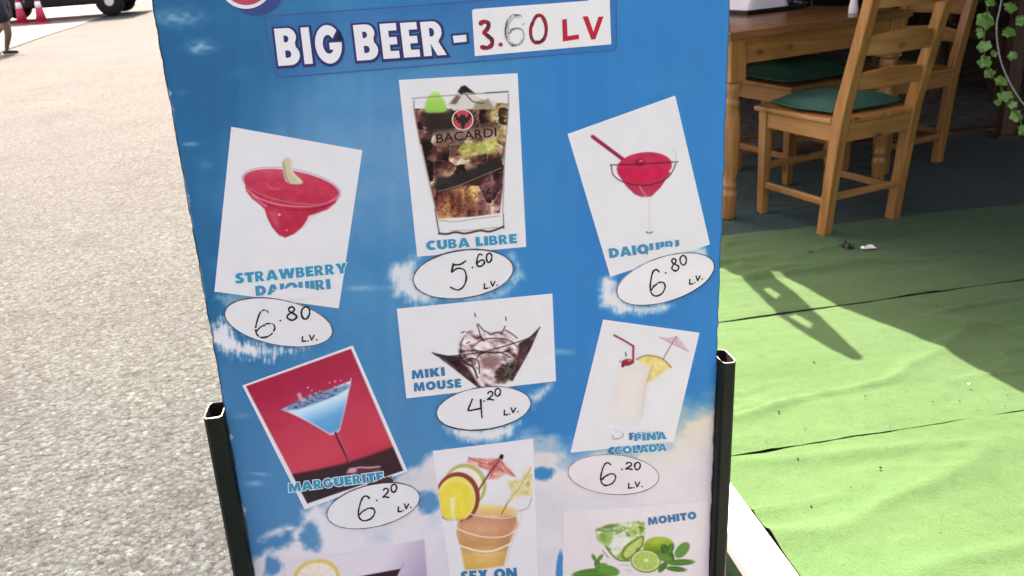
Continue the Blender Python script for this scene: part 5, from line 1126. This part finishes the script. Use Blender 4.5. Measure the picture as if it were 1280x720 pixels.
scrap('dry_leaf', 1012, 317, .025, .02, bpy.data.materials['dry_leaf'], 'tiny dark leaf fragment on the shaded carpet', 5, .01)
scrap('paper_scrap', 1211, 481, .008, .005, WHT, 'tiny white paper fleck on the sunlit carpet', 6, .004)
random.seed(11)
# ---------------------------------------------------------------- across the road: van, cones, passer-by
VAN = plain('van_paint', (.004, .005, .005), .4, .1, 6, spec=.25); TYRE = plain('tyre', (.008, .008, .008), .8, .2, 30); HUB = plain('hub_metal', (.62, .62, .62), .3, .05, 20, metal=.6)
DGL, nt_, b_s = new_mat('van_glass'); b_s.inputs['Base Color'].default_value = (.01, .012, .014, 1); b_s.inputs['Roughness'].default_value = .06
p = gp(136, 20, ROAD_Z+.02); VX, VY = p[0], p[1]
van = thing('parked_van', 'dark van parked across the road behind two cones', 'van', (VX+.95, VY+.12, ROAD_Z+.02), .21)
# local: x along the length (tail at 0, nose at -4.7), y depth away from the viewer
Lv, Wv, Hv = 4.7, 2.3, 3.1
prof = [(0, .36), (.0, 1.2), (-.06, 2.75), (-.25, Hv), (-2.9, Hv-.02), (-3.75, 1.5), (-4.55, 1.12), (-4.7, .85), (-4.68, .40), (-4.3, .34), (-.4, .34)]
MB().prism([(x, z_) for x, z_ in prof], 0, Wv, Matrix(((1, 0, 0, 0), (0, 0, 1, 0), (0, 1, 0, 0), (0, 0, 0, 1)))).obj('body', VAN, van, bevel=.06, seg=3)
for x0, x1, z0, z1, nm in ((-.35, -1.35, 1.32, 1.98, 'side_window'), (-1.5, -2.45, 1.32, 1.98, 'side_window'), (-2.6, -3.35, 1.34, 1.92, 'side_window')):
    for y in (-.006, Wv+.006): MB().prism([(x0, z0), (x0-.06, z1), (x1+(.12 if x1 < -3 else 0), z1), (x1-(.12 if x1 < -3 else 0), z0)], y-.004, y+.004, Matrix(((1, 0, 0, 0), (0, 0, 1, 0), (0, 1, 0, 0), (0, 0, 0, 1)))).obj(nm, DGL, van)
MB().add([(-3.02, .15, 2.66), (-3.02, Wv-.15, 2.66), (-3.70, Wv-.1, 1.58), (-3.70, .1, 1.58)], [(0, 1, 2, 3)]).obj('windscreen', DGL, van, loc=(-.03, 0, .03))
for x in (-.85, -3.78):
    for y in (.10, Wv-.10):
        w_ = MB().lathe([(.22, -.11), (.355, -.10), (.385, -.06), (.385, .06), (.355, .10), (.22, .11)], (0, 0, 0), 28, 'y').obj('wheel', TYRE, van, smooth=True, loc=(x, y, .385))
        sgn = -1 if y < 1 else 1
        MB().lathe([(.002, -.02), (.11, -.02), (.13, 0), (.11, .02), (.002, .02)], (0, 0, 0), 20, 'y').obj('hub_cap', HUB, w_, loc=(0, sgn*.108, 0))
MB().box((-.02, .15, .45), (.06, Wv-.15, .62)).obj('bumper', plain('bumper', (.03, .03, .03), .6), van, bevel=.02)
MB().box((-4.76, .15, .42), (-4.68, Wv-.15, .62)).obj('bumper', bpy.data.materials['bumper'], van, bevel=.02)
for y in (.12, Wv-.3):
    MB().box((-.03, y, .95), (.012, y+.18, 1.35)).obj('tail_light', plain('tail_lens', (.30, .01, .01), .2), van, bevel=.01)
    MB().box((-4.70, y, .82), (-4.58, y+.2, 1.0)).obj('headlight', plain('head_lens', (.7, .7, .7), .15), van, bevel=.01)
for x in (-1.42, -2.52): MB().box((x, -.012, 1.02), (x+.14, -.001, 1.05)).obj('door_handle', bpy.data.materials['bumper'], van, bevel=.004)
# traffic cones
CR = plain('cone_red', (.42, .016, .05), .5, .1, 10); CWH = plain('cone_white', (.8, .78, .78), .5)
def cone(u, v_, label):
    p = gp(u, v_, ROAD_Z+.02); t = thing('traffic_cone', label, 'cone', (p[0], p[1], ROAD_Z+.02), random.uniform(-.3, .3), 'cones in front of the van')
    MB().box((-.19, -.19, 0), (.19, .19, .035)).obj('base', CR, t, bevel=.015)
    for z0, z1, m_, nm in ((.036, .40, CR, 'cone_wall'), (.40, .56, CWH, 'reflective_band'), (.56, .66, CR, 'cone_wall'), (.66, .74, CWH, 'reflective_band'), (.74, .80, CR, 'cone_tip')):
        R_ = lambda z_: .15-.125*z_/.8
        MB().lathe([(.01, z0), (R_(z0), z0), (R_(z1), z1), (.01, z1)], n=20).obj(nm, m_, t, smooth=True)
    return t
cone(29, 30, 'red and white traffic cone behind the passer-by, nearer the van nose'); cone(53, 29, 'red and white traffic cone beside the van, nearer the van wheel')
# passer-by walking along the road edge
p = gp(11, 67, ROAD_Z+.004); SKIN = plain('skin', (.15, .085, .06), .55, .08, 12); NAVY = plain('navy_cloth', (.010, .013, .028), .85, .15, 30); SHIRT = plain('dark_shirt', (.02, .025, .045), .85, .15, 30)
per = thing('person', 'person in dark knee-length shorts walking past the cones', 'person', (p[0]+.04, p[1], ROAD_Z+.004), 0)
def skin(name, joints, edges, mat, parent, sub=2, root=0):
    me = bpy.data.meshes.new(name); me.from_pydata([j[0] for j in joints], edges, []); me.update()
    o = bpy.data.objects.new(name, me); COL.objects.link(o); o.parent = parent
    md = o.modifiers.new('skin', 'SKIN'); md.use_smooth_shade = True
    for i, j in enumerate(joints):
        r_ = j[1] if isinstance(j[1], tuple) else (j[1], j[1]); me.skin_vertices[0].data[i].radius = r_; me.skin_vertices[0].data[i].use_root = (i == root)
    s_ = o.modifiers.new('sub', 'SUBSURF'); s_.levels = sub; s_.render_levels = sub
    me.materials.append(mat); return o
J = [((0, 0, .93), (.15, .11)), ((0, 0, 1.12), (.13, .10)), ((.02, 0, 1.36), (.17, .11)), ((.03, 0, 1.47), (.06, .06)), ((.045, 0, 1.58), (.07, .07)), ((.05, 0, 1.68), (.095, .085)),
     ((.0, -.10, .86), .095), ((.10, -.10, .48), .072), ((.09, -.10, .32), .066), ((.0, -.10, .10), .042), ((-.01, -.10, .045), (.035, .035)), ((.14, -.10, .025), (.03, .022)),
     ((.0, .10, .86), .085), ((-.05, .10, .48), .056), ((-.36, .10, .20), .036), ((-.40, .10, .15), (.035, .035)), ((-.30, .10, .055), (.03, .022)),
     ((.02, -.20, 1.38), .055), ((-.14, -.24, 1.12), .042), ((-.16, -.24, .88), .030), ((-.13, -.24, .78), (.034, .02)),
     ((.02, .20, 1.38), .055), ((.10, .24, 1.12), .042), ((.26, .22, .93), .030), ((.32, .21, .86), (.034, .02))]
Ed = [(0, 1), (1, 2), (2, 3), (3, 4), (4, 5), (0, 6), (6, 7), (7, 8), (8, 9), (9, 10), (10, 11), (0, 12), (12, 13), (13, 14), (14, 15), (15, 16), (2, 17), (17, 18), (18, 19), (19, 20), (2, 21), (21, 22), (22, 23), (23, 24)]
skin('body', J, Ed, SKIN, per)
skin('shorts', [((0, 0, 1.0), (.19, .16)), ((0, 0, .88), (.21, .17)), ((.02, -.105, .80), .13), ((.09, -.105, .50), .15), ((0, .105, .80), .13), ((-.02, .105, .52), .15)], [(0, 1), (1, 2), (2, 3), (1, 4), (4, 5)], NAVY, per)
skin('shirt', [((0, 0, .97), (.19, .15)), ((0, 0, 1.15), (.165, .135)), ((.02, 0, 1.37), (.20, .14)), ((.03, 0, 1.44), (.09, .08)), ((.02, -.20, 1.39), .085), ((-.05, -.22, 1.24), .075), ((.02, .20, 1.39), .085), ((.06, .22, 1.24), .075)], [(0, 1), (1, 2), (2, 3), (2, 4), (4, 5), (2, 6), (6, 7)], SHIRT, per)
skin('hair', [((.0, 0, 1.66), (.10, .10)), ((.03, 0, 1.74), (.10, .095)), ((-.05, 0, 1.58), (.07, .08))], [(0, 1), (0, 2)], plain('hair', (.02, .012, .008), .7), per)
for y in (-.035, .035): MB().lathe([(.001, -.008), (.009, 0), (.001, .008)], (.135, y, 1.685), 8).obj('eye', plain('eye_dark', (.02, .02, .02), .3), per, smooth=True)
skin('nose', [((.135, 0, 1.675), (.012, .012)), ((.158, 0, 1.645), (.016, .014)), ((.14, 0, 1.635), (.012, .02))], [(0, 1), (1, 2)], SKIN, per, 1)
MB().box((.128, -.022, 1.605), (.141, .022, 1.613)).obj('mouth', plain('lips', (.25, .08, .07), .5), per, bevel=.003)
SHO = plain('dark_shoe', (.02, .018, .018), .5, .1)
for (x, y, z_, a) in ((.035, -.10, .035, 0), (-.345, .10, .085, .75)):
    M_ = Matrix.Translation((x, y, z_)) @ Matrix.Rotation(a, 4, 'Y'); mb = MB(); mb.prism([(-.10, -.045), (.08, -.05), (.14, -.03), (.15, 0), (.14, .03), (.08, .05), (-.10, .045), (-.12, 0)], -.033, .03, M_); mb.obj('shoe', SHO, per, bevel=.02, seg=3)
for hx, hy, hz in ((-.13, -.24, .78), (.32, .21, .86)):
    for k in range(5):
        dy = -.028+.014*k; L_ = (.05, .068, .074, .068, .052)[k]
        j = [((hx, hy+dy*.6, hz), .009), ((hx+.012, hy+dy, hz-L_*.55), .008), ((hx+.004, hy+dy*.9, hz-L_), .007)] if k else [((hx, hy-.02, hz+.03), .010), ((hx+.03, hy-.035, hz), .009), ((hx+.034, hy-.03, hz-.03), .008)]
        skin('finger', j, [(0, 1), (1, 2)], SKIN, per, 1)
# white shopping bag in the hand
bg_ = thing('shopping_bag', 'white shopping bag in the walking person\'s hand', 'bag', (p[0]-.09, p[1]-.24, ROAD_Z+.004), 0)
v, f = dish(9, 9, lambda a, b, s: ((a-.5)*.20*(1-.25*b), s*.05*(1-(2*a-1)**4)*(1-.75*b)+.004*math.sin(11*a+7*b), .40+.26*b-.01*math.sin(3.1*a)*(1-b)))
mk('sack', v, f, plain('white_plastic', (.82, .82, .82), .4, .05, 20), bg_, smooth=True)
MB().tube([(-.03, 0, .655), (-.02, 0, .71), (-.015, 0, .735), (.0, 0, .71), (.03, 0, .655)], .005, 6).obj('handle', bpy.data.materials['white_plastic'], bg_, smooth=True)
